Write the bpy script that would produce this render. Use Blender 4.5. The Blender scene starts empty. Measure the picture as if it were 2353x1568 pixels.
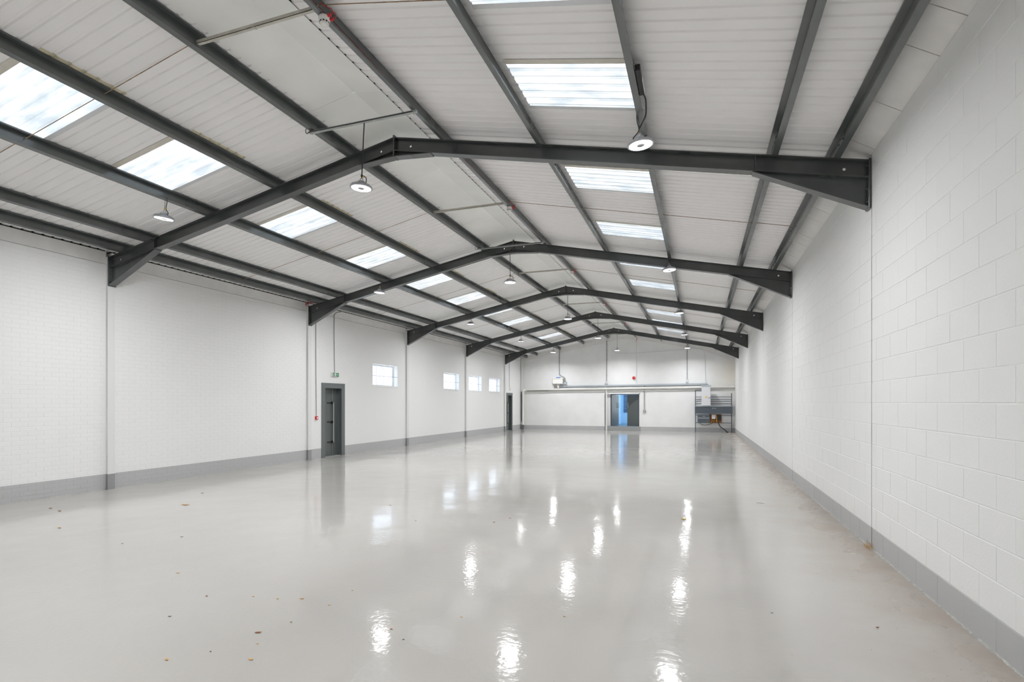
import bpy, math, random
from mathutils import Vector

random.seed(7)
sc = bpy.context.scene
COL = sc.collection

# ------------------------------------------------------------------ camera
F_PX, HORIZON, YAW, EYE = 1236.7, 926.2, 0.3359, 1.6
cd = bpy.data.cameras.new('camera')
cam = bpy.data.objects.new('camera', cd)
COL.objects.link(cam)
cam.location = (0, 0, EYE)
cam.rotation_euler = (math.pi / 2, 0, YAW)
cd.sensor_width = 36.0
cd.lens = F_PX / 2353.0 * 36.0
cd.shift_y = (HORIZON - 784.0) / 2353.0
cd.clip_start = 0.05
cd.clip_end = 300
sc.camera = cam

# ------------------------------------------------------------------ world, exposure
SKY_STRENGTH = 4.5
LAMP_FACE = 20.0          # radiance of the frosted LED ring seen from outside its beam
LAMP_WATTS = 67.0        # light thrown down by each lamp's lens
w = bpy.data.worlds.new('overcast_sky')
sc.world = w
w.use_nodes = True
nt = w.node_tree
nt.nodes.clear()
n_out = nt.nodes.new('ShaderNodeOutputWorld')
n_bg = nt.nodes.new('ShaderNodeBackground')
n_bg.inputs['Strength'].default_value = SKY_STRENGTH
n_tc = nt.nodes.new('ShaderNodeTexCoord')
n_no = nt.nodes.new('ShaderNodeTexNoise')
n_no.inputs['Scale'].default_value = 3.0
n_no.inputs['Detail'].default_value = 5.0
n_cr = nt.nodes.new('ShaderNodeValToRGB')
n_cr.color_ramp.elements[0].position = 0.35
n_cr.color_ramp.elements[0].color = (0.70, 0.81, 0.95, 1)
n_cr.color_ramp.elements[1].position = 0.60
n_cr.color_ramp.elements[1].color = (0.93, 0.97, 1.0, 1)
nt.links.new(n_tc.outputs['Generated'], n_no.inputs['Vector'])
nt.links.new(n_no.outputs['Fac'], n_cr.inputs['Fac'])
nt.links.new(n_cr.outputs['Color'], n_bg.inputs['Color'])
nt.links.new(n_bg.outputs['Background'], n_out.inputs['Surface'])

vs = sc.view_settings
vs.view_transform = 'Standard'
vs.look = 'None'
vs.gamma = 1.0
vs.use_curve_mapping = False
vs.exposure = 0.0
sc.cycles.max_bounces = 8
sc.cycles.diffuse_bounces = 6
sc.cycles.glossy_bounces = 3
sc.cycles.transparent_max_bounces = 12
sc.cycles.sample_clamp_indirect = 6.0
sc.cycles.adaptive_threshold = 0.12
sc.cycles.use_light_tree = False
sc.cycles.light_sampling_threshold = 0.03
sc.cycles.caustics_reflective = False
sc.cycles.caustics_refractive = False

# ------------------------------------------------------------------ dimensions (metres, from the photograph)
XA = -4.255                 # ridge line
ZT, S = 5.515, 0.204        # rafter top at the ridge, roof slope
ANG = math.atan(S)
SN, CS = math.sin(ANG), math.cos(ANG)
FRAMES = [1.545, 6.900, 12.272, 17.628, 22.987, 28.299]
FB = 0.13                   # flange width of the frames
XL, XR = -10.36, 1.784      # inner faces of the side walls
YE, YB = 31.40, -4.0        # gable walls
PURLINS = [0.76, 2.19, 3.60, 5.05, 5.68]
PD = 0.15                   # purlin depth
LAMP_Y = [0.20, 6.10, 12.05, 17.95, 23.72, 29.55]
LAMP_X = [-7.85, XA, -0.62]
LAMP_Z = 4.46

# ------------------------------------------------------------------ helpers
class MB:
    def __init__(self):
        self.v, self.f = [], []

    def add(self, vs_, fs_):
        b = len(self.v)
        self.v += [tuple(p) for p in vs_]
        self.f += [tuple(i + b for i in q) for q in fs_]
        return self

    def box(self, x0, x1, y0, y1, z0, z1):
        return self.add([(x0, y0, z0), (x1, y0, z0), (x1, y1, z0), (x0, y1, z0),
                         (x0, y0, z1), (x1, y0, z1), (x1, y1, z1), (x0, y1, z1)],
                        [(0, 3, 2, 1), (4, 5, 6, 7), (0, 1, 5, 4), (1, 2, 6, 5), (2, 3, 7, 6), (3, 0, 4, 7)])

    def bbox(self, x0, x1, y0, y1, z0, z1, c=0.004):
        """box with chamfered edges"""
        xs, ys, zs = (x0, x1), (y0, y1), (z0, z1)
        vv, idx = [], {}
        for i in (0, 1):
            for j in (0, 1):
                for k in (0, 1):
                    sx, sy, sz = (1, -1)[i] * c, (1, -1)[j] * c, (1, -1)[k] * c
                    for ax in range(3):
                        p = [xs[i] + sx, ys[j] + sy, zs[k] + sz]
                        p[ax] = (xs[i], ys[j], zs[k])[ax]
                        idx[(i, j, k, ax)] = len(vv)
                        vv.append(p)
        ff = []
        for i in (0, 1):
            q = [(i, 0, 0, 0), (i, 1, 0, 0), (i, 1, 1, 0), (i, 0, 1, 0)]
            ff.append([idx[a] for a in q])
            q = [(0, i, 0, 1), (1, i, 0, 1), (1, i, 1, 1), (0, i, 1, 1)]
            ff.append([idx[a] for a in q])
            q = [(0, 0, i, 2), (1, 0, i, 2), (1, 1, i, 2), (0, 1, i, 2)]
            ff.append([idx[a] for a in q])
        for a in (0, 1):
            for b in (0, 1):
                ff.append([idx[(a, b, 0, 0)], idx[(a, b, 1, 0)], idx[(a, b, 1, 1)], idx[(a, b, 0, 1)]])
                ff.append([idx[(a, 0, b, 0)], idx[(a, 1, b, 0)], idx[(a, 1, b, 2)], idx[(a, 0, b, 2)]])
                ff.append([idx[(0, a, b, 1)], idx[(1, a, b, 1)], idx[(1, a, b, 2)], idx[(0, a, b, 2)]])
        for i in (0, 1):
            for j in (0, 1):
                for k in (0, 1):
                    ff.append([idx[(i, j, k, 0)], idx[(i, j, k, 1)], idx[(i, j, k, 2)]])
        return self.add(vv, ff)

    def prism(self, poly, a0, a1, axis='y'):
        """polygon extruded along an axis; poly is (x,z) for y, (y,z) for x, (x,y) for z"""
        n = len(poly)
        def P(p, a):
            return (p[0], a, p[1]) if axis == 'y' else ((a, p[0], p[1]) if axis == 'x' else (p[0], p[1], a))
        vv = [P(p, a0) for p in poly] + [P(p, a1) for p in poly]
        ff = [tuple(range(n - 1, -1, -1)), tuple(range(n, 2 * n))]
        ff += [(i, (i + 1) % n, n + (i + 1) % n, n + i) for i in range(n)]
        return self.add(vv, ff)

    def tube(self, path, r, n=8, caps=True):
        path = [Vector(p) for p in path]
        rings = []
        up = None
        for i, p in enumerate(path):
            d = (path[min(i + 1, len(path) - 1)] - path[max(i - 1, 0)]).normalized()
            if up is None:
                up = Vector((0, 0, 1)) if abs(d.z) < 0.9 else Vector((1, 0, 0))
            a = d.cross(up).normalized()
            b = a.cross(d).normalized()
            up = b
            rr = r[i] if isinstance(r, (list, tuple)) else r
            rings.append([p + a * (rr * math.cos(2 * math.pi * k / n)) + b * (rr * math.sin(2 * math.pi * k / n)) for k in range(n)])
        vv = [q for ring in rings for q in ring]
        ff = []
        for i in range(len(path) - 1):
            for k in range(n):
                ff.append((i * n + k, i * n + (k + 1) % n, (i + 1) * n + (k + 1) % n, (i + 1) * n + k))
        if caps:
            ff.append(tuple(range(n - 1, -1, -1)))
            ff.append(tuple((len(path) - 1) * n + k for k in range(n)))
        return self.add(vv, ff)

    def wire(self, path, r, n=8, sub=4):
        """tube along a smooth curve through the points"""
        P = [Vector(p) for p in path]
        out = []
        for i in range(len(P) - 1):
            p0, p1, p2, p3 = P[max(i - 1, 0)], P[i], P[i + 1], P[min(i + 2, len(P) - 1)]
            for k in range(sub):
                t = k / sub
                out.append(0.5 * ((2 * p1) + (p2 - p0) * t + (2 * p0 - 5 * p1 + 4 * p2 - p3) * t * t + (3 * p1 - p0 - 3 * p2 + p3) * t ** 3))
        out.append(P[-1])
        return self.tube(out, r, n)

    def cyl(self, p0, p1, r, n=10):
        return self.tube([p0, p1], r, n)

    def lathe(self, prof, c, n=24, close=True):
        """profile of (r,z) turned about a vertical axis through c"""
        vv, ff = [], []
        m = len(prof)
        for k in range(n):
            a = 2 * math.pi * k / n
            for r, z in prof:
                vv.append((c[0] + r * math.cos(a), c[1] + r * math.sin(a), c[2] + z))
        for k in range(n):
            for i in range(m - 1):
                ff.append((k * m + i, ((k + 1) % n) * m + i, ((k + 1) % n) * m + i + 1, k * m + i + 1))
        if close:
            if prof[0][0] > 1e-6:
                ff.append(tuple(k * m for k in range(n)))
            if prof[-1][0] > 1e-6:
                ff.append(tuple(k * m + m - 1 for k in range(n - 1, -1, -1)))
        return self.add(vv, ff)

    def mesh(self, name, mat, off=(0, 0, 0), smooth=False):
        me = bpy.data.meshes.new(name)
        me.from_pydata([(p[0] - off[0], p[1] - off[1], p[2] - off[2]) for p in self.v], [], self.f)
        me.materials.append(mat)
        if smooth:
            for p in me.polygons:
                p.use_smooth = True
            try:
                me.set_sharp_from_angle(angle=math.radians(40))
            except Exception:
                pass
        me.update()
        return me

    def build(self, name, mat, parent=None, smooth=False, off=None, **tags):
        """link as one mesh object; coordinates are world ones, the parent's base is taken off"""
        if off is None:
            off = WORLD.get(parent.name, (0, 0, 0)) if parent else (0, 0, 0)
        o = bpy.data.objects.new(name, self.mesh(name, mat, off, smooth))
        COL.objects.link(o)
        if parent:
            o.parent = parent
            WORLD[o.name] = off
        else:
            WORLD[o.name] = (0, 0, 0)
        tag(o, **tags)
        return o

WORLD = {}

def tag(o, label=None, cat=None, group=None, kind=None):
    if label: o['label'] = label
    if cat: o['category'] = cat
    if group: o['group'] = group
    if kind: o['kind'] = kind
    return o

def thing(name, loc=(0, 0, 0), label=None, cat=None, group=None, kind=None):
    o = bpy.data.objects.new(name, None)
    o.empty_display_size = 0.1
    COL.objects.link(o)
    o.location = loc
    WORLD[o.name] = tuple(loc)
    return tag(o, label, cat, group, kind)

def copy_tree(o, parent=None, loc=None):
    c = o.copy()
    COL.objects.link(c)
    if parent: c.parent = parent
    if loc is not None: c.location = loc
    for ch in o.children:
        copy_tree(ch, c)
    return c

def place(mesh, name, parent, loc, rot=None):
    o = bpy.data.objects.new(name, mesh)
    COL.objects.link(o)
    o.parent = parent
    o.location = loc
    if rot: o.rotation_euler = rot
    return o

def project(p):
    c, s = math.cos(YAW), math.sin(YAW)
    d = -s * p[0] + c * p[1]
    if d < 0.2: return None
    return (1176.5 + F_PX * (c * p[0] + s * p[1]) / d, HORIZON - F_PX * (p[2] - EYE) / d, d)

def in_frame(p, m=20):
    q = project(p)
    return q is not None and -m < q[0] < 2353 + m and -m < q[1] < 1568 + m

# ------------------------------------------------------------------ materials
def new_mat(name):
    m = bpy.data.materials.new(name)
    m.use_nodes = True
    t = m.node_tree
    return m, t, t.nodes['Principled BSDF']

def mat(name, col, rough=0.5, metal=0.0, spec=0.5, var=0.0, vscale=4.0, bump=0.0, bscale=60.0, coat=0.0, rvar=0.0):
    m, t, b = new_mat(name)
    b.inputs['Base Color'].default_value = (*col, 1)
    b.inputs['Roughness'].default_value = rough
    b.inputs['Metallic'].default_value = metal
    b.inputs['Specular IOR Level'].default_value = spec
    b.inputs['Coat Weight'].default_value = coat
    g = t.nodes.new('ShaderNodeNewGeometry')
    if var > 0:
        no = t.nodes.new('ShaderNodeTexNoise')
        no.inputs['Scale'].default_value = vscale
        no.inputs['Detail'].default_value = 2.5
        t.links.new(g.outputs['Position'], no.inputs['Vector'])
        cr = t.nodes.new('ShaderNodeValToRGB')
        cr.color_ramp.elements[0].position = 0.3
        cr.color_ramp.elements[1].position = 0.7
        cr.color_ramp.elements[0].color = (*[max(0, c * (1 - var)) for c in col], 1)
        cr.color_ramp.elements[1].color = (*[min(1, c * (1 + var * 0.6)) for c in col], 1)
        t.links.new(no.outputs['Fac'], cr.inputs['Fac'])
        t.links.new(cr.outputs['Color'], b.inputs['Base Color'])
    if bump > 0:
        n2 = t.nodes.new('ShaderNodeTexNoise')
        n2.inputs['Scale'].default_value = bscale
        n2.inputs['Detail'].default_value = 1
        t.links.new(g.outputs['Position'], n2.inputs['Vector'])
        bp = t.nodes.new('ShaderNodeBump')
        bp.inputs['Strength'].default_value = bump
        bp.inputs['Distance'].default_value = 0.004
        t.links.new(n2.outputs['Fac'], bp.inputs['Height'])
        t.links.new(bp.outputs['Normal'], b.inputs['Normal'])
    return m

def two_tone(name, top, base, zline, rough=0.6, bump=0.25, bscale=35.0, var=0.03, stain=None):
    """painted wall: one paint above a line at zline, a grey one below it"""
    m, t, b = new_mat(name)
    L = t.links
    g = t.nodes.new('ShaderNodeNewGeometry')
    sx = t.nodes.new('ShaderNodeSeparateXYZ')
    L.new(g.outputs['Position'], sx.inputs['Vector'])
    gt = t.nodes.new('ShaderNodeMath'); gt.operation = 'GREATER_THAN'
    gt.inputs[1].default_value = zline
    L.new(sx.outputs['Z'], gt.inputs[0])
    if var > 0 or stain:
        no = t.nodes.new('ShaderNodeTexNoise')
        no.inputs['Scale'].default_value = 1.7
        no.inputs['Detail'].default_value = 2.5
        L.new(g.outputs['Position'], no.inputs['Vector'])
    def ramp(c):
        if var <= 0:
            rgb = t.nodes.new('ShaderNodeRGB')
            rgb.outputs[0].default_value = (*c, 1)
            return rgb
        cr = t.nodes.new('ShaderNodeValToRGB')
        cr.color_ramp.elements[0].position = 0.3
        cr.color_ramp.elements[1].position = 0.7
        cr.color_ramp.elements[0].color = (*[x * (1 - var) for x in c], 1)
        cr.color_ramp.elements[1].color = (*[min(1, x * (1 + var)) for x in c], 1)
        L.new(no.outputs['Fac'], cr.inputs['Fac'])
        return cr
    a, c = ramp(base), ramp(top)
    mx = t.nodes.new('ShaderNodeMix'); mx.data_type = 'RGBA'
    L.new(gt.outputs[0], mx.inputs['Factor'])
    L.new(a.outputs['Color'], mx.inputs['A'])
    L.new(c.outputs['Color'], mx.inputs['B'])
    outc = mx.outputs['Result']
    if stain:   # yellowed patch of old paint, with a shape of its own: (centre, radius, colour)
        ctr, rad, scol = stain
        d = t.nodes.new('ShaderNodeVectorMath'); d.operation = 'DISTANCE'
        L.new(g.outputs['Position'], d.inputs[0]); d.inputs[1].default_value = ctr
        ad = t.nodes.new('ShaderNodeMath'); ad.operation = 'MULTIPLY_ADD'
        L.new(no.outputs['Fac'], ad.inputs[0]); ad.inputs[1].default_value = 0.9
        L.new(d.outputs['Value'], ad.inputs[2])
        mr = t.nodes.new('ShaderNodeMapRange')
        mr.inputs['From Min'].default_value = rad * 1.3
        mr.inputs['From Max'].default_value = rad * 0.6
        L.new(ad.outputs[0], mr.inputs['Value'])
        m2 = t.nodes.new('ShaderNodeMix'); m2.data_type = 'RGBA'
        L.new(mr.outputs['Result'], m2.inputs['Factor'])
        L.new(outc, m2.inputs['A']); m2.inputs['B'].default_value = (*scol, 1)
        outc = m2.outputs['Result']
    L.new(outc, b.inputs['Base Color'])
    b.inputs['Roughness'].default_value = rough
    if bump <= 0: return m
    n2 = t.nodes.new('ShaderNodeTexNoise')
    n2.inputs['Scale'].default_value = bscale
    n2.inputs['Detail'].default_value = 1.5
    L.new(g.outputs['Position'], n2.inputs['Vector'])
    bp = t.nodes.new('ShaderNodeBump')
    bp.inputs['Strength'].default_value = bump
    bp.inputs['Distance'].default_value = 0.003
    L.new(n2.outputs['Fac'], bp.inputs['Height'])
    L.new(bp.outputs['Normal'], b.inputs['Normal'])
    return m

WHITE = (0.838, 0.838, 0.832)
GREY = (0.475, 0.478, 0.48)
M = {}
M['left'] = two_tone('painted_brick', WHITE, GREY, 0.285, bump=0, var=0)
M['right'] = two_tone('painted_block', WHITE, GREY, 0.2285, bscale=45.0, var=0)
M['end'] = two_tone('painted_gable', WHITE, GREY, 0.24, bump=0, stain=((1.95, 31.4, 3.2), 1.5, (0.80, 0.765, 0.69)))
M['column'] = two_tone('column_paint', (0.76, 0.76, 0.75), (0.30, 0.303, 0.305), 0.285, rough=0.45, bump=0, var=0)
M['eaves'] = mat('eaves_paint', (0.78, 0.77, 0.755), 0.7, var=0.05, bump=0.2)
M['white'] = mat('white_paint', (0.80, 0.80, 0.79), 0.5)
M['plastic'] = mat('white_plastic', (0.80, 0.79, 0.76), 0.35)
M['sheet'] = mat('roof_sheet_paint', (0.895, 0.884, 0.880), 0.45)
M['ridge'] = mat('ridge_panel_paint', (0.865, 0.87, 0.845), 0.38, var=0.05, vscale=1.5)
M['steel'] = mat('grey_steel_paint', (0.064, 0.071, 0.070), 0.27, spec=0.85, var=0.12, vscale=3.0)
M['purlin'] = mat('purlin_paint', (0.095, 0.106, 0.104), 0.25, spec=0.9, var=0.12, vscale=3.0)
M['dark'] = mat('black_plastic', (0.02, 0.02, 0.02), 0.45)
M['cable'] = mat('black_cable', (0.03, 0.03, 0.032), 0.5)
M['red'] = mat('red_plastic', (0.62, 0.02, 0.025), 0.4)
M['redcable'] = mat('red_cable', (0.50, 0.03, 0.045), 0.45)
M['galv'] = mat('galvanised_steel', (0.52, 0.55, 0.54), 0.4, metal=0.15, var=0.1, vscale=12)
M['conduit'] = mat('grey_conduit', (0.34, 0.35, 0.35), 0.45, metal=0.2)
M['rust'] = mat('rusty_rod', (0.33, 0.22, 0.13), 0.7, var=0.5, vscale=14)
M['tie'] = mat('beige_tie_bar', (0.55, 0.53, 0.47), 0.6, var=0.15, vscale=12)
M['lamp_body'] = mat('lamp_housing', (0.46, 0.46, 0.49), 0.4, metal=0.1)
M['doorframe'] = mat('door_frame_paint', (0.145, 0.16, 0.163), 0.4)
M['doorleaf'] = mat('door_leaf_paint', (0.115, 0.13, 0.128), 0.4)
M['chrome'] = mat('polished_bar', (0.55, 0.58, 0.57), 0.3, metal=0.6)
M['green'] = mat('exit_green', (0.01, 0.22, 0.10), 0.4)
M['signwhite'] = mat('sign_white', (0.85, 0.88, 0.86), 0.4)
M['blue'] = mat('blue_sticker', (0.03, 0.16, 0.55), 0.4)
M['yellow'] = mat('yellow_sticker', (0.80, 0.46, 0.03), 0.4)
M['panelgrey'] = mat('dark_grey_enamel', (0.085, 0.105, 0.125), 0.4)
M['cabinet'] = mat('pale_grey_enamel', (0.68, 0.69, 0.71), 0.4)
M['bluegrey'] = mat('trunking_grey', (0.44, 0.49, 0.53), 0.4)
M['board'] = mat('brown_backboard', (0.30, 0.10, 0.03), 0.6, var=0.3, vscale=10)
M['yellowgrp'] = mat('yellowed_lap', (0.62, 0.56, 0.40), 0.6, var=0.2, vscale=10)
M['beigelap'] = mat('beige_lap', (0.64, 0.61, 0.54), 0.6, var=0.08, vscale=10)
M['roomwall'] = mat('pale_blue_paint', (0.42, 0.66, 0.86), 0.6)
M['roomfloor'] = mat('blue_carpet', (0.14, 0.26, 0.36), 0.8)
M['navy'] = mat('navy_slats', (0.02, 0.05, 0.14), 0.5)
M['mastic'] = mat('pale_mastic', (0.46, 0.455, 0.43), 0.7, var=0.25, vscale=25, bump=0.6, bscale=60)
M['mastic_dark'] = mat('dark_mastic', (0.10, 0.10, 0.105), 0.7, var=0.6, vscale=6)
M['gap_shade'] = mat('gap_shade_black', (0.012, 0.012, 0.012), 0.9)  # near-black colour for the shade in the eaves and ridge gaps
M['leaf'] = mat('brown_leaf', (0.34, 0.15, 0.055), 0.7, var=0.4, vscale=40)
M['chip'] = mat('pale_wood_chip', (0.60, 0.36, 0.13), 0.7, var=0.3, vscale=40)
M['speck'] = mat('grey_grit', (0.12, 0.11, 0.10), 0.8)
M['yellowleaf'] = mat('yellow_leaf', (0.55, 0.40, 0.02), 0.6)

# glossy lamp face
def emit(name, col, s):
    m = bpy.data.materials.new(name)
    m.use_nodes = True
    t = m.node_tree
    t.nodes.clear()
    o = t.nodes.new('ShaderNodeOutputMaterial')
    e = t.nodes.new('ShaderNodeEmission')
    e.inputs['Color'].default_value = (*col, 1)
    e.inputs['Strength'].default_value = s
    t.links.new(e.outputs[0], o.inputs['Surface'])
    return m
M['led'] = emit('led_face', (0.965, 0.98, 1.0), LAMP_FACE)
M['exit_lit'] = M['green']

def glazing(name, tint, dirty, clear, rough=0.2, ribs=False):
    """thin translucent sheet: part of the daylight goes straight through, part is scattered"""
    m = bpy.data.materials.new(name)
    m.use_nodes = True
    t = m.node_tree
    t.nodes.clear()
    L = t.links
    o = t.nodes.new('ShaderNodeOutputMaterial')
    g = t.nodes.new('ShaderNodeNewGeometry')
    mp = t.nodes.new('ShaderNodeMapping')
    mp.inputs['Scale'].default_value = (1.0, 2.6, 1.0)
    L.new(g.outputs['Position'], mp.inputs['Vector'])
    no = t.nodes.new('ShaderNodeTexNoise')
    no.inputs['Scale'].default_value = 2.2
    no.inputs['Detail'].default_value = 5
    L.new(mp.outputs['Vector'], no.inputs['Vector'])
    cr = t.nodes.new('ShaderNodeValToRGB')
    cr.color_ramp.elements[0].position = 0.36
    cr.color_ramp.elements[0].color = (*dirty, 1)
    cr.color_ramp.elements[1].position = 0.58
    cr.color_ramp.elements[1].color = (*tint, 1)
    L.new(no.outputs['Fac'], cr.inputs['Fac'])
    if ribs:      # grime and rib shading put into the tint along the corrugations
        sp = t.nodes.new('ShaderNodeSeparateXYZ')
        L.new(g.outputs['Position'], sp.inputs['Vector'])
        m1 = t.nodes.new('ShaderNodeMath'); m1.operation = 'SUBTRACT'; m1.inputs[1].default_value = 5.36 - 14.5833333
        L.new(sp.outputs['Y'], m1.inputs[0])
        m3 = t.nodes.new('ShaderNodeMath'); m3.operation = 'MODULO'; m3.inputs[1].default_value = 0.875 / 6
        L.new(m1.outputs[0], m3.inputs[0])
        mr = t.nodes.new('ShaderNodeMapRange')
        mr.inputs['From Min'].default_value = 0.094
        mr.inputs['From Max'].default_value = 0.108
        mr.inputs['To Max'].default_value = 0.38
        L.new(m3.outputs[0], mr.inputs['Value'])
        mc = t.nodes.new('ShaderNodeMix'); mc.data_type = 'RGBA'
        L.new(mr.outputs['Result'], mc.inputs['Factor'])
        L.new(cr.outputs['Color'], mc.inputs['A'])
        mc.inputs['B'].default_value = (*[c * 0.9 for c in dirty], 1)
        colour = mc.outputs['Result']
    else:
        colour = cr.outputs['Color']
    tr = t.nodes.new('ShaderNodeBsdfTransparent')
    tl = t.nodes.new('ShaderNodeBsdfTranslucent')
    L.new(colour, tr.inputs['Color'])
    L.new(colour, tl.inputs['Color'])
    mx = t.nodes.new('ShaderNodeMixShader')
    mx.inputs[0].default_value = 1 - clear
    L.new(tr.outputs[0], mx.inputs[1])
    L.new(tl.outputs[0], mx.inputs[2])
    gl = t.nodes.new('ShaderNodeBsdfGlossy')
    gl.inputs['Roughness'].default_value = rough
    m2 = t.nodes.new('ShaderNodeMixShader')
    m2.inputs[0].default_value = 0.05
    L.new(mx.outputs[0], m2.inputs[1])
    L.new(gl.outputs[0], m2.inputs[2])
    L.new(m2.outputs[0], o.inputs['Surface'])
    return m
M['skylight'] = glazing('skylight_grp', (0.352, 0.343, 0.330), (0.225, 0.232, 0.232), 0.5, ribs=True)
M['glass'] = glazing('window_glass', (0.80, 0.82, 0.85), (0.74, 0.78, 0.84), 0.9, 0.05)

def floor_mat():
    m, t, b = new_mat('glossy_floor_paint')
    L = t.links
    g = t.nodes.new('ShaderNodeNewGeometry')
    sx = t.nodes.new('ShaderNodeSeparateXYZ')
    L.new(g.outputs['Position'], sx.inputs['Vector'])
    def noise(scale, detail=5, vec=None, sc3=None):
        n = t.nodes.new('ShaderNodeTexNoise')
        n.inputs['Scale'].default_value = scale
        n.inputs['Detail'].default_value = detail
        if sc3:
            mp = t.nodes.new('ShaderNodeMapping')
            mp.inputs['Scale'].default_value = sc3
            L.new(g.outputs['Position'], mp.inputs['Vector'])
            L.new(mp.outputs['Vector'], n.inputs['Vector'])
        else:
            L.new(g.outputs['Position'], n.inputs['Vector'])
        return n
    n1 = noise(0.55, 6)
    cr = t.nodes.new('ShaderNodeValToRGB')
    cr.color_ramp.elements[0].position = 0.32
    cr.color_ramp.elements[0].color = (0.487, 0.467, 0.438, 1)
    cr.color_ramp.elements[1].position = 0.68
    cr.color_ramp.elements[1].color = (0.520, 0.504, 0.478, 1)
    L.new(n1.outputs['Fac'], cr.inputs['Fac'])
    # dirt swept against the right-hand wall: a ragged brown band with streaks
    n2 = noise(1.6, 3.5, sc3=(0.55, 0.9, 1))
    ad = t.nodes.new('ShaderNodeMath'); ad.operation = 'MULTIPLY_ADD'
    L.new(n2.outputs['Fac'], ad.inputs[0]); ad.inputs[1].default_value = 0.95
    L.new(sx.outputs['X'], ad.inputs[2])
    mr = t.nodes.new('ShaderNodeMapRange')
    mr.inputs['From Min'].default_value = 1.30
    mr.inputs['From Max'].default_value = 2.25
    mr.interpolation_type = 'SMOOTHSTEP'
    L.new(ad.outputs[0], mr.inputs['Value'])
    n3 = noise(3.0, 4)
    n3s = t.nodes.new('ShaderNodeMath'); n3s.operation = 'MULTIPLY_ADD'
    L.new(n3.outputs['Fac'], n3s.inputs[0]); n3s.inputs[1].default_value = 0.9; n3s.inputs[2].default_value = 0.25
    mu = t.nodes.new('ShaderNodeMath'); mu.operation = 'MULTIPLY'
    L.new(mr.outputs['Result'], mu.inputs[0]); L.new(n3s.outputs[0], mu.inputs[1])
    mu2 = t.nodes.new('ShaderNodeMath'); mu2.operation = 'MULTIPLY'
    L.new(mu.outputs[0], mu2.inputs[0]); mu2.inputs[1].default_value = 1.0
    mu2.use_clamp = True
    mx = t.nodes.new('ShaderNodeMix'); mx.data_type = 'RGBA'
    L.new(mu2.outputs[0], mx.inputs['Factor'])
    L.new(cr.outputs['Color'], mx.inputs['A'])
    mx.inputs['B'].default_value = (0.385, 0.325, 0.27, 1)
    # faint scuffs
    n4 = noise(2.2, 8, sc3=(0.5, 2.6, 1))
    mr4 = t.nodes.new('ShaderNodeMapRange')
    mr4.inputs['From Min'].default_value = 0.58
    mr4.inputs['From Max'].default_value = 0.85
    mr4.inputs['To Max'].default_value = 0.25
    L.new(n4.outputs['Fac'], mr4.inputs['Value'])
    mx2 = t.nodes.new('ShaderNodeMix'); mx2.data_type = 'RGBA'
    L.new(mr4.outputs['Result'], mx2.inputs['Factor'])
    L.new(mx.outputs['Result'], mx2.inputs['A'])
    mx2.inputs['B'].default_value = (0.50, 0.46, 0.42, 1)
    L.new(mx2.outputs['Result'], b.inputs['Base Color'])
    # gloss: even, duller where dirty
    rr = t.nodes.new('ShaderNodeMath'); rr.operation = 'MULTIPLY_ADD'
    L.new(mu2.outputs[0], rr.inputs[0]); rr.inputs[1].default_value = 0.35; rr.inputs[2].default_value = 0.045
    n5 = noise(1.1, 4)
    r2 = t.nodes.new('ShaderNodeMath'); r2.operation = 'MULTIPLY_ADD'
    L.new(n5.outputs['Fac'], r2.inputs[0]); r2.inputs[1].default_value = 0.07
    L.new(rr.outputs[0], r2.inputs[2])
    L.new(r2.outputs[0], b.inputs['Roughness'])
    b.inputs['Specular IOR Level'].default_value = 0.33
    # roller ripples in the paint
    n6 = noise(22.0, 1.5)
    n7 = noise(1.0, 2)
    aa = t.nodes.new('ShaderNodeMath'); aa.operation = 'MULTIPLY_ADD'
    L.new(n7.outputs['Fac'], aa.inputs[0]); aa.inputs[1].default_value = 9.0
    L.new(n6.outputs['Fac'], aa.inputs[2])
    bp = t.nodes.new('ShaderNodeBump')
    bp.inputs['Strength'].default_value = 0.075
    bp.inputs['Distance'].default_value = 0.012
    L.new(aa.outputs[0], bp.inputs['Height'])
    L.new(bp.outputs['Normal'], b.inputs['Normal'])
    return m
M['floor'] = floor_mat()

# ================================================================== STRUCTURE
MB().box(-10.7, 2.1, YB - 0.3, YE + 0.3, -0.15, 0.0).build('floor', M['floor'], kind='structure',
    label='pale warm grey glossy painted concrete floor')

# ---- openings in the left wall: (y0, y1, z0, z1)
WINS = [(15.50, 17.06, 2.18, 2.92), (20.80, 22.36, 2.18, 2.91), (23.47, 25.03, 2.18, 2.91), (26.07, 27.64, 2.18, 2.90)]
DOORS = [(12.985, 13.905, 0.0, 2.10), (28.76, 29.66, 0.0, 2.09)]
OPEN_L = WINS + DOORS
Z_CREASE = 4.16

def solid_cells(y0, y1, z0, z1, openings):
    ys = sorted({y0, y1, *[o[0] for o in openings], *[o[1] for o in openings]})
    out = []
    for a, b in zip(ys, ys[1:]):
        if b <= y0 or a >= y1: continue
        cuts = sorted([(o[2], o[3]) for o in openings if o[0] <= a + 1e-6 and o[1] >= b - 1e-6])
        z = z0
        for c0, c1 in cuts:
            if c0 > z: out.append((a, b, z, c0))
            z = max(z, c1)
        if z < z1: out.append((a, b, z, z1))
    return out

core = MB()
for a, b, c, d in solid_cells(YB, YE, 0, Z_CREASE, OPEN_L):
    core.box(XL - 0.25, XL - 0.0025, a, b, c, d)
core.box(XL - 0.30, XL - 0.12, YB, YE, Z_CREASE, 4.75)       # unseen upstand added behind the eaves to block daylight
wall_left = core.build('wall_left', M['left'], kind='structure', label='white painted brick side wall with grey painted base')

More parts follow.
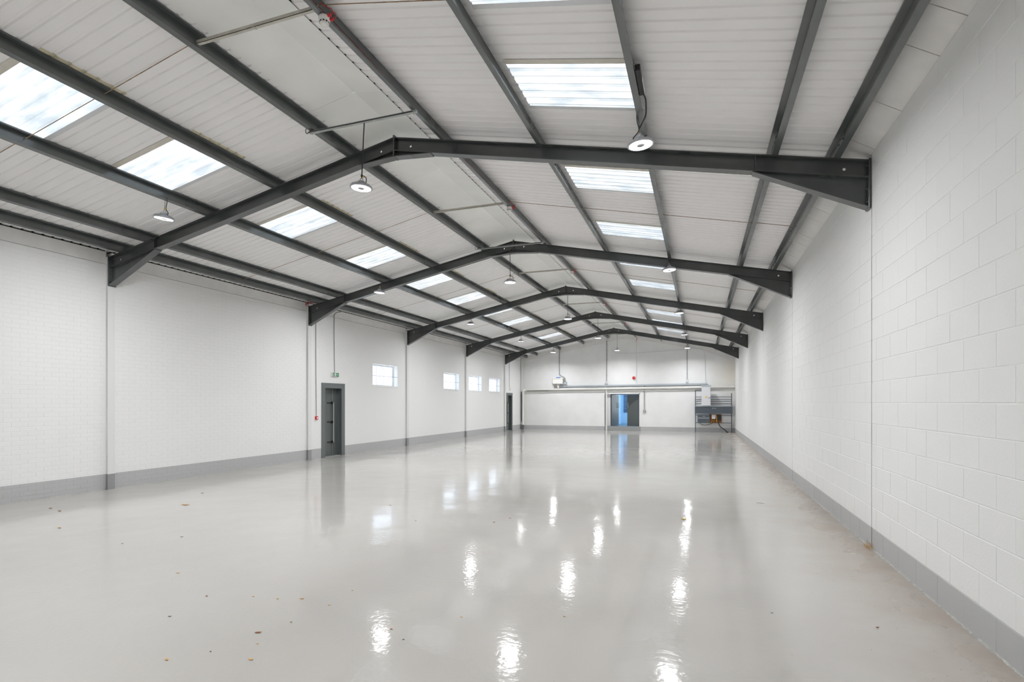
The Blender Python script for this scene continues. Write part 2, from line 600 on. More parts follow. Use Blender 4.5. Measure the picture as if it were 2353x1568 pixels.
# ---- bricks and blocks
def piece_mesh(name, ly, lz, sgn, c, m_, depth=0.02, cy=None):
    """brick face: front plane at x=0, chamfered rim, sides running back; sgn +1 faces +x"""
    hy, hz = ly / 2, lz / 2
    cy = c if cy is None else cy
    vv = []
    for (dx, i, iy) in ((0.0, c, cy), (-c * 0.7, 0.0, 0.0), (-depth, 0.0, 0.0)):
        for (a, b) in ((-1, -1), (1, -1), (1, 1), (-1, 1)):
            vv.append((sgn * dx, a * (hy - iy), b * (hz - i)))
    ff = [(0, 1, 2, 3)]
    for k in (0, 4):
        for i in range(4):
            ff.append((k + i, k + 4 + i, k + 4 + (i + 1) % 4, k + (i + 1) % 4))
    if sgn < 0:
        ff = [tuple(reversed(q)) for q in ff]
    me = bpy.data.meshes.new(name)
    me.from_pydata(vv, [], ff)
    me.materials.append(m_)
    return me, vv, ff

def lay_courses(wall, pname, stuffname, y_ranges, z0, z1, course, length, joint, jointy, sgn, xface, m_, c, openings, jit, limit=290, y_stop=99):
    cells = []
    nrow = int(round((z1 - z0) / course))
    for (ya, yb) in y_ranges:
        for r in range(nrow):
            za, zb = z0 + r * course, min(z1, z0 + (r + 1) * course)
            y = ya - (length / 2 if r % 2 else 0)
            while y < yb - 1e-4:
                a, b = max(y, ya), min(y + length, yb)
                y += length
                if b - a < 0.03: continue
                segs = [(a, b)]
                for o in openings:
                    if zb > o[2] + 0.015 and za < o[3] - 0.015:
                        ns = []
                        for (p, q) in segs:
                            if q <= o[0] or p >= o[1]: ns.append((p, q)); continue
                            if p < o[0] - 0.02: ns.append((p, o[0]))
                            if q > o[1] + 0.02: ns.append((o[1], q))
                        segs = ns
                for (p, q) in segs:
                    if q - p > 0.03: cells.append((p, q, za, zb))
    def size(cell):
        p = (xface, (cell[0] + cell[1]) / 2, (cell[2] + cell[3]) / 2)
        if not in_frame(p, -4): return 0
        q = project(p)
        r = math.dist((0, 0, EYE), p)
        return (cell[1] - cell[0]) * (cell[3] - cell[2]) * abs(xface) / r ** 3
    cells.sort(key=size, reverse=True)
    cache = {}
    stuff = MB()
    for i, (p, q, za, zb) in enumerate(cells):
        v = random.choice((0.4, 1.0, 1.0, 1.7))          # uneven painted-over perpends
        far = 0.45 if p > 11.5 else 1.0
        ly, lz = q - p - jointy * v, zb - za - joint * far * random.uniform(0.7, 1.25)
        lz = round(lz, 3)
        key = (round(ly, 3), lz, far)
        if key not in cache:
            cache[key] = piece_mesh(pname, ly, lz, sgn, c * far, m_, cy=c * 0.35)
        me, vv, ff = cache[key]
        loc = (xface + random.uniform(-jit, jit), (p + q) / 2, (za + zb) / 2)
        if i < limit and size((p, q, za, zb)) > 0:
            place(me, pname, wall, loc, (0, random.uniform(-.0012, .0012), random.uniform(-.0012, .0012)))
        else:
            stuff.add([(v[0] + loc[0], v[1] + loc[1], v[2] + loc[2]) for v in vv], ff)
    stuff.build(stuffname, m_, wall, kind='stuff', label='painted courses of the wall further from the viewer')

COLS_Y = [(f - 0.005, f + FB + 0.005) for f in FRAMES]
def between(edges, y0, y1):
    out, y = [], y0
    for a, b in edges:
        out.append((y, a)); y = b
    out.append((y, y1))
    return out
lay_courses(wall_left, 'brick', 'brick_courses', between([(f + 0.03, f + 0.10) for f in FRAMES], YB, YE), 0.0, Z_CREASE, 0.0756, 0.225, 0.006, 0.0002, 1,
            XL, M['left'], 0.0020, OPEN_L, 0.0003)
for i, (a, b) in enumerate(between([(f + 0.02, f + 0.11) for f in FRAMES], YB, YE)):
    MB().bbox(XL - 0.12, XL + 0.004, a + 0.002, b - 0.002, Z_CREASE + 0.006, 4.394, 0.003).build('eaves_board', M['eaves'], wall_left)
    MB().box(XL - 0.115, XL - 0.03, a, b, 4.39, 4.46).build('eaves_gap_shade', M['gap_shade'], wall_left)  # black strip standing in for the shade of the eaves gap

# ---- right wall
core = MB()
GAP = 0.013
for (a, b) in between([(f - GAP, f + GAP) for f in FRAMES], YB, YE):
    core.box(XR + 0.003, XR + 0.26, a, b, 0, 4.335)
core.box(XR + 0.09, XR + 0.30, YB, YE, 0, 4.75)  # taller unseen backing added to keep daylight out at the eaves
wall_right = core.build('wall_right', M['right'], kind='structure', label='white painted concrete block side wall with grey painted bottom course')
lay_courses(wall_right, 'block', 'block_courses', between([(f - GAP, f + GAP) for f in FRAMES], YB, YE), 0.0, 4.335, 0.2283, 0.45, 0.006, 0.0022, -1,
            XR, M['right'], 0.0032, [], 0.0006)
for f in FRAMES:
    MB().box(XR + 0.006, XR + 0.05, f - GAP - 0.004, f + GAP + 0.004, 0.0, 4.33).build('movement_joint', M['mastic_dark'], wall_right)
# sloping eaves blocks above the right wall
y = 1.7
k = 0
lens = [0.82, 0.86, 0.44, 0.83, 0.47, 0.85, 0.81, 0.44]
while y < YE - 0.05:
    y2 = min(y + lens[k % 8], YE - 0.01)
    k += 1
    MB().prism([(XR + 0.002, 4.337), (XR + 0.085, 4.337), (XR + 0.085, 4.47), (1.60, 4.475), (1.555, 4.482)], y + 0.005, y2 - 0.005).build('eaves_block', M['eaves'], wall_right)
    y = y2
# ragged mastic fillets along the feet of both side walls: one continuous bead of uneven width
def bead(x, sgn, y0, y1, skip, wmax, parent):
    mb = MB()
    y, ring = y0, None
    while y < y1:
        if any(a < y < b for a, b in skip):
            ring = None
            y += 0.03
            continue
        wd, h = random.uniform(0.005, wmax), random.uniform(0.003, 0.010)
        pts = [(x - sgn * 0.003, y, h), (x + sgn * wd * 0.45, y, h * 0.6), (x + sgn * wd, y, 0.0006)]
        if ring:
            b = len(mb.v)
            mb.add(ring + pts, [(0, 1, 4, 3), (1, 2, 5, 4)])
        ring = pts
        y += random.uniform(0.012, 0.035)
    mb.build('mastic_fillet', M['mastic'], parent, smooth=True, kind='stuff', label='ragged pale mastic bead along the wall foot')
bead(XR, -1, 2.5, YE, [], 0.024, wall_right)
bead(XL, 1, 4.0, YE, [(d[0] - 0.1, d[1] + 0.1) for d in DOORS] + [(f - 0.03, f + FB + 0.03) for f in FRAMES], 0.018, wall_left)

# ---- gable walls
def roof_z(x, n=0.0):
    return ZT - S * abs(x - XA) + n
D3 = (-5.20, -3.25, 0.25, 2.14)     # double door opening in the end wall (x0,x1,z0,z1)
mb = MB()
for a, b, c, d in solid_cells(-10.65, 2.1, 0, 4.0, [D3]):
    mb.box(a, b, YE, YE + 0.25, c, d)
mb.prism([(-10.65, 4.0), (2.1, 4.0), (2.1, roof_z(2.1) + 0.4), (XA, ZT + 0.4), (-10.65, roof_z(-10.65) + 0.4)], YE, YE + 0.25)
wall_end = mb.build('wall_end', M['end'], kind='structure', label='white painted gable end wall at the far end')
mb = MB()
mb.prism([(-10.65, 0), (2.1, 0), (2.1, roof_z(2.1) + 0.4), (XA, ZT + 0.4), (-10.65, roof_z(-10.65) + 0.4)], YB - 0.25, YB)
mb.build('wall_back', M['end'], kind='structure', label='white painted gable wall behind the viewer')
# slightly proud upper gable panels (the sloping ledge near the roof line)
mb = MB()
for sgn in (-1, 1):
    x_e = XL + 0.02 if sgn < 0 else XR - 0.02
    p = [(XA, 5.285), (x_e, 4.13 if sgn < 0 else 3.86), (x_e, roof_z(x_e) + 0.1), (XA, ZT + 0.1)]
    if sgn > 0: p = [(XA, 5.285), (-2.9, 5.13), (0.0, 4.52), (x_e, 3.86), (x_e, roof_z(x_e) + 0.1), (XA, ZT + 0.1)]
    MB().prism(p, YE - 0.012, YE).build('gable_panel', M['eaves'], wall_end)
MB().prism([(-10.30, 3.74), (-8.95, 4.36), (-8.95, 4.33), (-10.30, 3.71)], YE - 0.014, YE - 0.002).build('gable_brace', M['white'], wall_end)

# ---- roof
ceiling = thing('ceiling', (0, 0, 0), label='shallow pitched roof of white corrugated sheets with skylights', kind='structure')
PITCH = 0.875
RIB = PITCH / 6
def SP(side, o, n):
    return (XA + side * (o + n * SN), ZT - S * o + n * CS)
prof = []
for r in range(6):
    b = r * RIB
    prof += [(b, 0.0), (b + 0.098, 0.0), (b + 0.110, 0.013), (b + RIB - 0.012, 0.013)]
prof.append((PITCH, 0.0))
def sheet_mesh(name, side, o0, o1, nbase, m_, p=None):
    p = p or prof
    mb = MB()
    vv = []
    for yy, h in p:
        for o in (o0, o1):
            x, z = SP(side, o, nbase + h)
            vv.append((x, yy, z))
    ff = [(2 * i, 2 * i + 1, 2 * i + 3, 2 * i + 2) for i in range(len(p) - 1)]
    mb.add(vv, ff)
    return mb.mesh(name, m_)
Y_ORG = 5.36
SKY_K = {-8, -5, -2, 0, 3, 6, 9, 12, 15, 18, 21, 24}
courses = {}
for side in (-1, 1):
    courses[side] = [sheet_mesh('roof_sheet', side, 0.0, 2.28, PD + 0.002, M['sheet']),
                     sheet_mesh('roof_sheet', side, 2.20, 3.68, PD + 0.006, M['sheet']),
                     sheet_mesh('roof_sheet', side, 3.60, 6.28, PD + 0.002, M['sheet'])]
    sky = sheet_mesh('skylight_sheet', side, 2.20, 3.68, PD + 0.006, M['skylight'])
    lap = sheet_mesh('end_lap', side, 2.078, 2.125, PD - 0.0005, M['yellowgrp'])
    edge = sheet_mesh('side_lap', side, 2.27, 3.62, PD + 0.0005, M['beigelap'], [(-0.07, 0.0), (0.012, 0.0)])
    edge2 = sheet_mesh('side_lap', side, 2.27, 3.62, PD + 0.0005, M['cabinet'], [(PITCH - 0.02, 0.0), (PITCH + 0.045, 0.0)])
    k = int(math.floor((YB - Y_ORG) / PITCH))
    while Y_ORG + k * PITCH < YE:
        for ci, me in enumerate(courses[side]):
            is_sky = ci == 1 and k in SKY_K
            o = place(sky if is_sky else me, 'skylight_sheet' if is_sky else 'roof_sheet', ceiling, (0, Y_ORG + k * PITCH, 0))
            if is_sky:
                o['label'] = 'translucent corrugated skylight sheet'
                if side < 0: place(lap, 'end_lap', o, (0, 0, 0))
                place(edge, 'side_lap', o, (0, 0, 0))
                place(edge2, 'side_lap', o, (0, 0, 0))
        k += 1
# flat ridge lining, in lengths
y = YB
seg = [2.45, 2.45, 2.45]
y = 5.95 - 4 * 2.45
while y < YE:
    y2 = min(y + 2.45, YE)
    for side, o1 in ((-1, 0.64), (1, 0.40)):
        a, b = SP(side, 0.0, PD - 0.012), SP(side, o1, PD - (0.012 if side > 0 else 0.002))
        c, d = SP(side, o1, PD - (0.008 if side > 0 else -0.001)), SP(side, 0.0, PD - 0.008)
        mb = MB().prism([(XA, a[1]), b, c, (XA, d[1])], max(y, YB) + 0.002, y2 - 0.002)
        mb.build('ridge_panel', M['ridge'], ceiling)
        if side > 0:
            q = [SP(side, o1 - 0.10, PD - 0.0075), SP(side, o1 - 0.012, PD - 0.0075), SP(side, o1 - 0.012, PD + 0.017), SP(side, o1 - 0.10, PD + 0.017)]
            MB().prism(q, max(y, YB), y2).build('ridge_gap_shade', M['gap_shade'], ceiling)  # dark strip in place of the shadow between lining edge and sheets
    y = y2

# ================================================================== STEEL FRAMES
O_END = 6.013
def RZ(o): return ZT - S * o

def web_with_hole(mb, side, o0, o1, oh, y0, y1, r=0.0165, t=0.012, depth=0.2):
    """length of rafter web pierced by a round hole at its mid depth"""
    def top(o): return RZ(o) - t
    def bot(o): return RZ(o) - depth + t
    zc = (top(oh) + bot(oh)) / 2
    corners = [(o0, bot(o0)), (o1, bot(o1)), (o1, top(o1)), (o0, top(o0))]
    angs = [2 * math.pi * k / 16 for k in range(16)] + [math.atan2(c[1] - zc, c[0] - oh) % (2 * math.pi) for c in corners]
    angs = sorted(angs)
    inner, outer = [], []
    for a in angs:
        d = (math.cos(a), math.sin(a))
        inner.append((oh + r * d[0], zc + r * d[1]))
        best = None
        for i in range(4):
            p, q = corners[i], corners[(i + 1) % 4]
            ex, ez = q[0] - p[0], q[1] - p[1]
            den = d[0] * ez - d[1] * ex
            if abs(den) < 1e-9: continue
            tt = ((p[0] - oh) * ez - (p[1] - zc) * ex) / den
            uu = ((p[0] - oh) * d[1] - (p[1] - zc) * d[0]) / den
            if tt > 0 and -1e-6 <= uu <= 1 + 1e-6 and (best is None or tt < best): best = tt
        outer.append((oh + best * d[0], zc + best * d[1]))
    n = len(angs)
    vv = []
    for yy in (y0, y1):
        vv += [(XA + side * p[0], yy, p[1]) for p in inner]
        vv += [(XA + side * p[0], yy, p[1]) for p in outer]
    ff = []
    for i in range(n):
        j = (i + 1) % n
        ff.append((i, j, n + j, n + i))
        ff.append((2 * n + j, 2 * n + i, 3 * n + i, 3 * n + j))
        ff.append((j, i, 2 * n + i, 2 * n + j))
    mb.add(vv, ff)

def build_frame():
    fr = thing('portal_frame', (XA, 0, 0))
    wy0, wy1 = FB / 2 - 0.004, FB / 2 + 0.004
    for side in (-1, 1):
        X = lambda o: XA + side * o
        def strip(mb, o0, z0, o1, z1, t, y0=0.0, y1=FB):
            mb.prism([(X(o0), z0), (X(o1), z1), (X(o1), z1 - t), (X(o0), z0 - t)], y0, y1)
        mb = MB()
        strip(mb, 0.012, RZ(0.012), O_END, RZ(O_END), 0.012)
        strip(mb, 0.012, RZ(0.012) - 0.188, O_END, RZ(O_END) - 0.188, 0.012)
        for a, b, h in ((0.012, 0.18, None), (0.18, 0.32, 0.25), (0.32, 5.72, None), (5.72, 5.86, 5.79), (5.86, O_END, None)):
            if h: web_with_hole(mb, side, a, b, h, wy0, wy1)
            else: mb.prism([(X(a), RZ(a) - .012), (X(b), RZ(b) - .012), (X(b), RZ(b) - .188), (X(a), RZ(a) - .188)], wy0, wy1)
        mb.build('rafter', M['steel'], fr)
        # eaves haunch
        zb = 3.765
        hs = 4.87
        mb = MB()
        mb.prism([(X(hs), RZ(hs) - .2), (X(O_END), RZ(O_END) - .2), (X(O_END), zb + .01)], wy0, wy1)
        mb.prism([(X(hs - 0.03), RZ(hs) - .192), (X(O_END), zb + .012), (X(O_END), zb), (X(hs - 0.03), RZ(hs) - .206)], 0.0, FB)
        mb.build('eaves_haunch', M['steel'], fr)
        mb = MB()
        for (u, v) in ((0.004, wy0), (wy1, FB - 0.004)):
            mb.prism([(X(hs - .005), RZ(hs) - .012), (X(hs + .005), RZ(hs) - .012), (X(hs + .005), RZ(hs) - .188), (X(hs - .005), RZ(hs) - .188)], u, v)
        mb.build('stiffener', M['steel'], fr)
        # apex haunch
        mb = MB()
        he = 0.60
        mb.prism([(X(.012), RZ(.012) - .2), (X(he), RZ(he) - .2), (X(.012), 5.24)], wy0, wy1)
        mb.prism([(X(.012), 5.238), (X(he), RZ(he) - .196), (X(he), RZ(he) - .208), (X(.012), 5.226)], 0.0, FB)
        mb.build('apex_haunch', M['steel'], fr)
        # end plate
        mb = MB()
        mb.bbox(min(X(O_END), X(O_END + .022)), max(X(O_END), X(O_END + .022)), -0.004, FB + 0.004, 3.752, RZ(O_END) + 0.012, 0.002)
        mb.build('end_plate', M['steel'], fr)
        mb = MB()
        for zz in (3.83, 3.97, 4.11, 4.23):
            for yy in (0.028, FB - 0.028):
                mb.cyl((X(O_END), yy, zz), (X(O_END - .024), yy, zz), 0.013, 6)
        mb.build('bolt_set', M['steel'], fr, kind='stuff')
        mb = MB()
        for zz in (5.27, 5.34, 5.45):
            for yy in (0.026, FB - 0.026):
                mb.cyl((X(.012), yy, zz), (X(.034), yy, zz), 0.011, 6)
        mb.build('bolt_set', M['steel'], fr, kind='stuff')
    mb = MB()
    mb.bbox(XA - .012, XA + .012, -0.004, FB + 0.004, 5.222, ZT + 0.028, 0.002)
    mb.build('apex_plate', M['steel'], fr)
    # left-hand column: I-section standing against the wall (the right-hand one is inside the blockwork)
    xf = XA - O_END - .022
    mb = MB()
    mb.box(xf - .011, xf, 0.0, FB, 0.0, 4.292)
    mb.box(xf - .16, xf - .011, FB / 2 - .004, FB / 2 + .004, 0.0, 4.292)
    mb.box(xf - .171, xf - .16, 0.0, FB, 0.0, 4.292)
    mb.box(xf - .15, xf - .022, 0.014, FB - 0.014, 0.0, 4.292)
    mb.build('column', M['column'], fr)
    return fr

ORD = ['', 'nearest', 'second nearest', 'third', 'fourth', 'fifth and farthest']
proto = build_frame()
for i, fy in enumerate(FRAMES):
    f = proto if i == 0 else copy_tree(proto, loc=(XA, fy, 0))
    f.location = (XA, fy, 0)
    if i == 0:
        tag(f, 'dark grey steel portal frame behind the viewer, out of the picture', 'steel frame', 'portal frames across the hall')
    else:
        tag(f, f'dark grey steel portal frame spanning the hall, {ORD[i]} from the viewer', 'steel frame', 'portal frames across the hall')

# ------------------------------------------------------------------ purlins
NTH = ['first', 'second', 'third', 'fourth', 'fifth']
for side, sname in ((-1, 'left'), (1, 'right')):
    for i, o in enumerate(PURLINS):
        def Q(t, n, o=o, side=side):
            x, z = SP(side, o, n)
            return (x + side * t * CS, z - t * SN)
        def plate(mb, t0, t1, n0, n1, ya, yb):
            mb.prism([Q(t0, n0), Q(t1, n0), Q(t1, n1), Q(t0, n1)], ya, yb)
        mb = MB()
        ya, yb = YB + 0.02, YE - 0.005
        plate(mb, -.002, .002, 0.001, PD, ya, yb)
        plate(mb, -.062, -.002, PD - .004, PD, ya, yb)
        plate(mb, -.062, -.058, PD - .020, PD - .004, ya, yb)
        plate(mb, .002, .062, 0.001, .005, ya, yb)
        plate(mb, .058, .062, .005, .020, ya, yb)
        extra = 'next to the ridge' if i == 0 else ('nearest the eaves' if i == 4 else 'counted from the ridge')
        p = mb.build('purlin', M['purlin'], label=f'long grey steel purlin, {NTH[i]} on the {sname} roof slope, {extra}', cat='purlin',
                     group='purlins along the roof')
        for fy in FRAMES[1:]:
            mb = MB()
            plate(mb, .002, .006, .012, PD - .004, fy - 0.42, fy + FB + 0.42)
            plate(mb, -.006, -.002, .004, PD - .014, fy - 0.42, fy + FB + 0.42)
            mb.build('sleeve', M['purlin'], p)
            mb = MB()
            for yy in (fy - .36, fy - .20, fy + FB + .20, fy + FB + .36):
                for nn in (0.045, 0.105):
                    a, b = Q(-.014, nn), Q(.014, nn)
                    mb.cyl((a[0], yy, a[1]), (b[0], yy, b[1]), 0.011, 6)
            mb.build('bolt_set', M['purlin'], p, kind='stuff')

# ------------------------------------------------------------------ sag rods at mid bay
MIDS = [(a + b) / 2 + FB / 2 for a, b in zip(FRAMES, FRAMES[1:])]
BAYN = ['nearest bay', 'second bay', 'third bay', 'fourth bay', 'fifth bay']
for i, ym in enumerate(MIDS):
    t = thing('sag_rod', (XA, ym, 5.3), f'thin rusty sag rods and tie bar linking the purlins in the {BAYN[i]}', 'tie rod', 'sag rods at mid bay')
    for side in (-1, 1):
        for a, b in zip(PURLINS, PURLINS[1:]):
            p, q = SP(side, a - 0.02, 0.085), SP(side, b + 0.03, 0.075)
            MB().cyl((p[0], ym, p[1]), (q[0], ym, q[1]), 0.0046, 6).build('rod', M['rust'], t)
    p, q = SP(-1, PURLINS[0] + 0.02, 0.045), SP(1, PURLINS[0] + 0.02, 0.045)
    mb = MB()
    mb.box(p[0], q[0], ym - .018, ym + .018, p[1] - .002, p[1] + .002)
    mb.box(p[0], q[0], ym - .018, ym - .014, p[1] - .002, p[1] + .034)
    mb.box((p[0] + q[0]) / 2 - .008, (p[0] + q[0]) / 2 + .008, ym - .022, ym + .022, p[1] - .006, p[1] + .02)
    mb.build('ridge_tie', M['tie'], t)

# ================================================================== LAMPS
def build_lamp(central):
    t = thing('high_bay_light', (0, 0, 0))
    MB().lathe([(0.0, 0.088), (0.045, 0.086), (0.052, 0.058), (0.062, 0.052), (0.110, 0.030), (0.140, 0.022), (0.147, 0.012), (0.147, -0.002),
                (0.140, -0.006), (0.128, -0.006), (0.128, 0.004), (0.0, 0.006)], (0, 0, 0), 36).build('housing', M['lamp_body'], t, True)
    mb = MB()
    mb.lathe([(0.046, 0.0), (0.127, 0.0)], (0, 0, 0), 20, close=False)
    mb.f = mb.f[:]
    mb.build('led_lens', M['led'], t)
    ld = bpy.data.lights.get('lamp_beam') or bpy.data.lights.new('lamp_beam', 'AREA')
    ld.shape = 'DISK'
    ld.size = 0.25
    ld.energy = LAMP_WATTS
    ld.color = (0.965, 0.98, 1.0)
    ld.spread = math.radians(160)
    lo = bpy.data.objects.new('lamp_beam', ld)
    COL.objects.link(lo)
    lo.parent = t
    lo.location = (0, 0, -0.013)
    MB().lathe([(0.046, 0.005), (0.046, -0.004), (0.040, -0.010), (0.022, -0.010), (0.020, -0.006), (0.0, -0.006)], (0, 0, 0), 24).build('sensor_boss', M['lamp_body'], t, True)
    mb = MB()
    for k in range(16):
        a = 2 * math.pi * k / 16
        c, s = math.cos(a), math.sin(a)
        mb.tube([(0.056 * c, 0.056 * s, 0.058), (0.128 * c, 0.128 * s, 0.032)], 0.0045, 4)
    mb.build('cooling_fins', M['lamp_body'], t, kind='stuff')
    mb = MB()
    mb.tube([(0.022 * math.cos(a), 0, 0.108 + 0.022 * math.sin(a)) for a in [2 * math.pi * k / 12 for k in range(13)]], 0.0045, 6)
    mb.build('hanging_eye', M['lamp_body'], t)
    MB().bbox(-0.075, -0.045, -0.018, 0.018, 0.045, 0.085, 0.004).build('driver_plug', M['dark'], t)
    if central:
        MB().wire([(0, 0, 0.128), (0.002, 0, 0.4), (-0.002, 0, 0.66), (0, 0, 0.858)], 0.0075, 8).build('drop_cable', M['cable'], t, True)
        mb = MB().wire([(0.0, 0, 0.165), (0.035, 0, 0.155), (0.070, 0, 0.125), (0.074, 0, 0.08), (0.066, 0, 0.045)], 0.006, 6)
        mb.build('flex', M['cable'], t, True)
        MB().lathe([(0.0, 0.03), (0.013, 0.026), (0.014, 0.0), (0.0, -0.006)], (0, 0, 0.150), 10).build('gland', M['cable'], t, True)
        MB().bbox(0.020, 0.040, -0.012, 0.012, 0.140, 0.156, 0.003).build('tag', M['yellow'], t)
    else:
        top = RZ(3.62) - LAMP_Z + 0.012
        MB().tube([(0.0, 0, top), (0.0, 0, top * .6), (0.0, 0, 0.128)], 0.0035, 6).build('wire_hanger', M['cable'], t, True)
        MB().wire([(0.012, 0.02, top), (0.014, 0.02, top - .08), (0.002, 0.02, top - .17), (0.030, 0.02, top - .21), (0.072, 0.01, 0.085), (0.064, 0, 0.045)],
                  0.006, 6).build('flex', M['cable'], t, True)
        MB().bbox(-0.004, 0.016, -0.012, 0.012, 0.145, 0.161, 0.003).build('tag', M['yellow'], t)
    return t

lc, ls = build_lamp(True), build_lamp(False)
used = {True: False, False: False}
ROWN = ['of the unseen row', 'of the nearest row', 'of the second row', 'of the third row', 'of the fourth row', 'of the farthest row']
COLN = ['left-hand', 'central', 'right-hand']
for i, ly in enumerate(LAMP_Y):
    for j, lx in enumerate(LAMP_X):
        central = j == 1
        src = lc if central else ls
        if not used[central]:
            o = src; used[central] = True
        else:
            o = copy_tree(src)
        o.location = (lx, ly, LAMP_Z)
        tilt = [0.10, -0.06, 0.05][j] + random.uniform(-.04, .04)
        o.rotation_euler = (random.uniform(-.05, .05), tilt if i < 3 else tilt * .3, 0 if j < 2 else math.pi)
        if central: o.rotation_euler = (0, 0.055 if i == 1 else 0.0, 0)
        hang = 'on a long cable' if central else 'on a short wire'
        tag(o, f'round high bay lamp {hang}, {COLN[j]} one {ROWN[i]}', 'lamp', 'round high bay lamps')

# galvanised channels that carry the central lamps
for i, ly in enumerate(LAMP_Y):
    if i == 0:
        lab = 'galvanised channel behind the viewer, carrying a central lamp'
    else:
        lab = f'thin galvanised channel below the ridge, carrying the central lamp {ROWN[i]}'
    zc = 5.325
    t = thing('support_channel', (XA, ly, zc), lab, 'bracket', 'lamp support channels')
    mb = MB()
    x0, x1 = -5.09, -3.42
    mb.box(x0, x1, ly - .02, ly + .02, zc + .018, zc + .021)
    mb.box(x0, x1, ly - .02, ly - .004, zc - .006, zc + .018)
    mb.box(x0, x1, ly + .004, ly + .02, zc - .006, zc + .018)
    mb.build('channel', M['galv'], t)
    MB().cyl((x0 + .02, ly - .028, zc + .004), (x1 - .05, ly - .028, zc + .004), 0.006, 6).build('cable', M['cable'], t)
    for xx in (x0 + .05, x1 - .04):
        MB().cyl((xx, ly, zc - .03), (xx, ly, zc + .05), 0.006, 6).build('threaded_rod', M['galv'], t)
    MB().wire([(x0 + .02, ly - .028, zc + .004), (x0 - .03, ly - .028, zc - .01), (x0 - .045, ly - .028, zc + .03), (x0 - .03, ly - .03, zc + .07)], 0.005, 6).build('cable_tail', M['cable'], t, True)

# junction box on the right-hand purlin near the first lamp
jx, jz = XA + 3.665, RZ(3.665)
t = thing('junction_box', (jx, 5.45, jz), 'black cable box with white label clipped to the purlin by the near right-hand lamp', 'box')
MB().bbox(jx, jx + .05, 5.25, 5.70, jz + .012, jz + .075, .006).build('case', M['dark'], t)
MB().box(jx + .0505, jx + .052, 5.44, 5.70, jz + .02, jz + .07).build('cover_label', M['signwhite'], t)
MB().wire([(jx + .03, 5.70, jz + .04), (jx + .05, 5.80, jz + .03), (jx + .045, 5.92, jz), (jx + .03, 5.99, jz - .06), (jx - .04, 6.06, jz - .14)], .008, 6).build('cable', M['cable'], t, True)

# ------------------------------------------------------------------ smoke detectors under the ridge purlin
DET_Y = [4.33, 9.70, 15.03, 20.43, 25.9]
dx_, dz_ = -3.44, RZ(0.815)
det0 = None
for i, dy in enumerate(DET_Y):
    lab = ['smoke detector with red cable loop, nearest the viewer under the ridge purlin', 'smoke detector with red cable, second along the ridge purlin',
           'smoke detector with red cable, third along the ridge purlin', 'smoke detector with red cable, fourth along the ridge purlin',
           'smoke detector with red cable, farthest along the ridge purlin'][i]
    if det0 is None:
        t = det0 = thing('smoke_detector', (dx_, dy, dz_), lab, 'detector', 'smoke detectors under the ridge')
        c = (dx_, dy, dz_)
        MB().bbox(dx_ - .03, dx_ + .03, dy - .03, dy + .03, dz_ - .004, dz_ + .012, .003).build('mounting_plate', M['dark'], t)
        MB().lathe([(0, -.004), (.052, -.004), (.055, -.012), (.055, -.032), (.050, -.038), (0, -.038)], c, 28).build('base', M['plastic'], t, True)
        MB().lathe([(.050, -.038), (.050, -.046), (.047, -.050), (.044, -.070), (.030, -.084), (.012, -.088), (0, -.088)], c, 28).build('head', M['plastic'], t, True)
        mb = MB()
        for k in range(10):
            a = 2 * math.pi * k / 10
            b = a + 0.36
            mb.add([(dx_ + .0475 * math.cos(q), dy + .0475 * math.sin(q), dz_ + zz) for q in (a, b) for zz in (-.053, -.066)]
                   + [(dx_ + .040 * math.cos(q), dy + .040 * math.sin(q), dz_ + zz) for q in (a, b) for zz in (-.053, -.066)],
                   [(0, 1, 3, 2), (4, 6, 7, 5), (0, 2, 6, 4), (1, 5, 7, 3), (0, 4, 5, 1), (2, 3, 7, 6)])
        mb.build('vents', M['dark'], t, kind='stuff')
        for k, (yy, zz) in enumerate(((-.015, -.012), (.020, -.030))):
            MB().tube([(dx_ + .050, dy + yy, dz_ + zz), (dx_ + .082, dy + yy + .01, dz_ + zz + .008)], .013, 8).build('gland', M['red'], t, True)
        MB().wire([(dx_ + .080, dy - .008, dz_ - .006), (dx_ + .10, dy - .002, dz_ + .012), (dx_ + .095, dy - .02, dz_ + .04), (dx_ + .06, dy - .04, dz_ + .052), (dx_ + .02, dy - .09, dz_ + .068)],
                  .0036, 6).build('cable', M['redcable'], t, True)
        MB().wire([(dx_ + .080, dy + .028, dz_ - .024), (dx_ + .105, dy + .035, dz_ - .005), (dx_ + .10, dy + .03, dz_ + .035), (dx_ + .06, dy + .01, dz_ + .03), (dx_ + .012, dy + .10, dz_ + .05)],
                  .0036, 6).build('cable', M['redcable'], t, True)
    else:
        t = copy_tree(det0, loc=(dx_, dy, dz_))
        tag(t, lab)
# red alarm cable along the ridge purlin, down the end wall
px_, pz_ = SP(1, PURLINS[0], 0.055)
path = []
yy = 2.0
while yy < YE - .05:
    path.append((px_ + .0085 + .002 * math.sin(yy * 3), yy, pz_ + .02 * math.sin(yy * 1.7)))
    yy += 0.35
MB().tube(path, .0022, 5).build('alarm_cable', M['redcable'], smooth=True, label='thin red cable running along the right side of the ridge purlin', cat='cable')

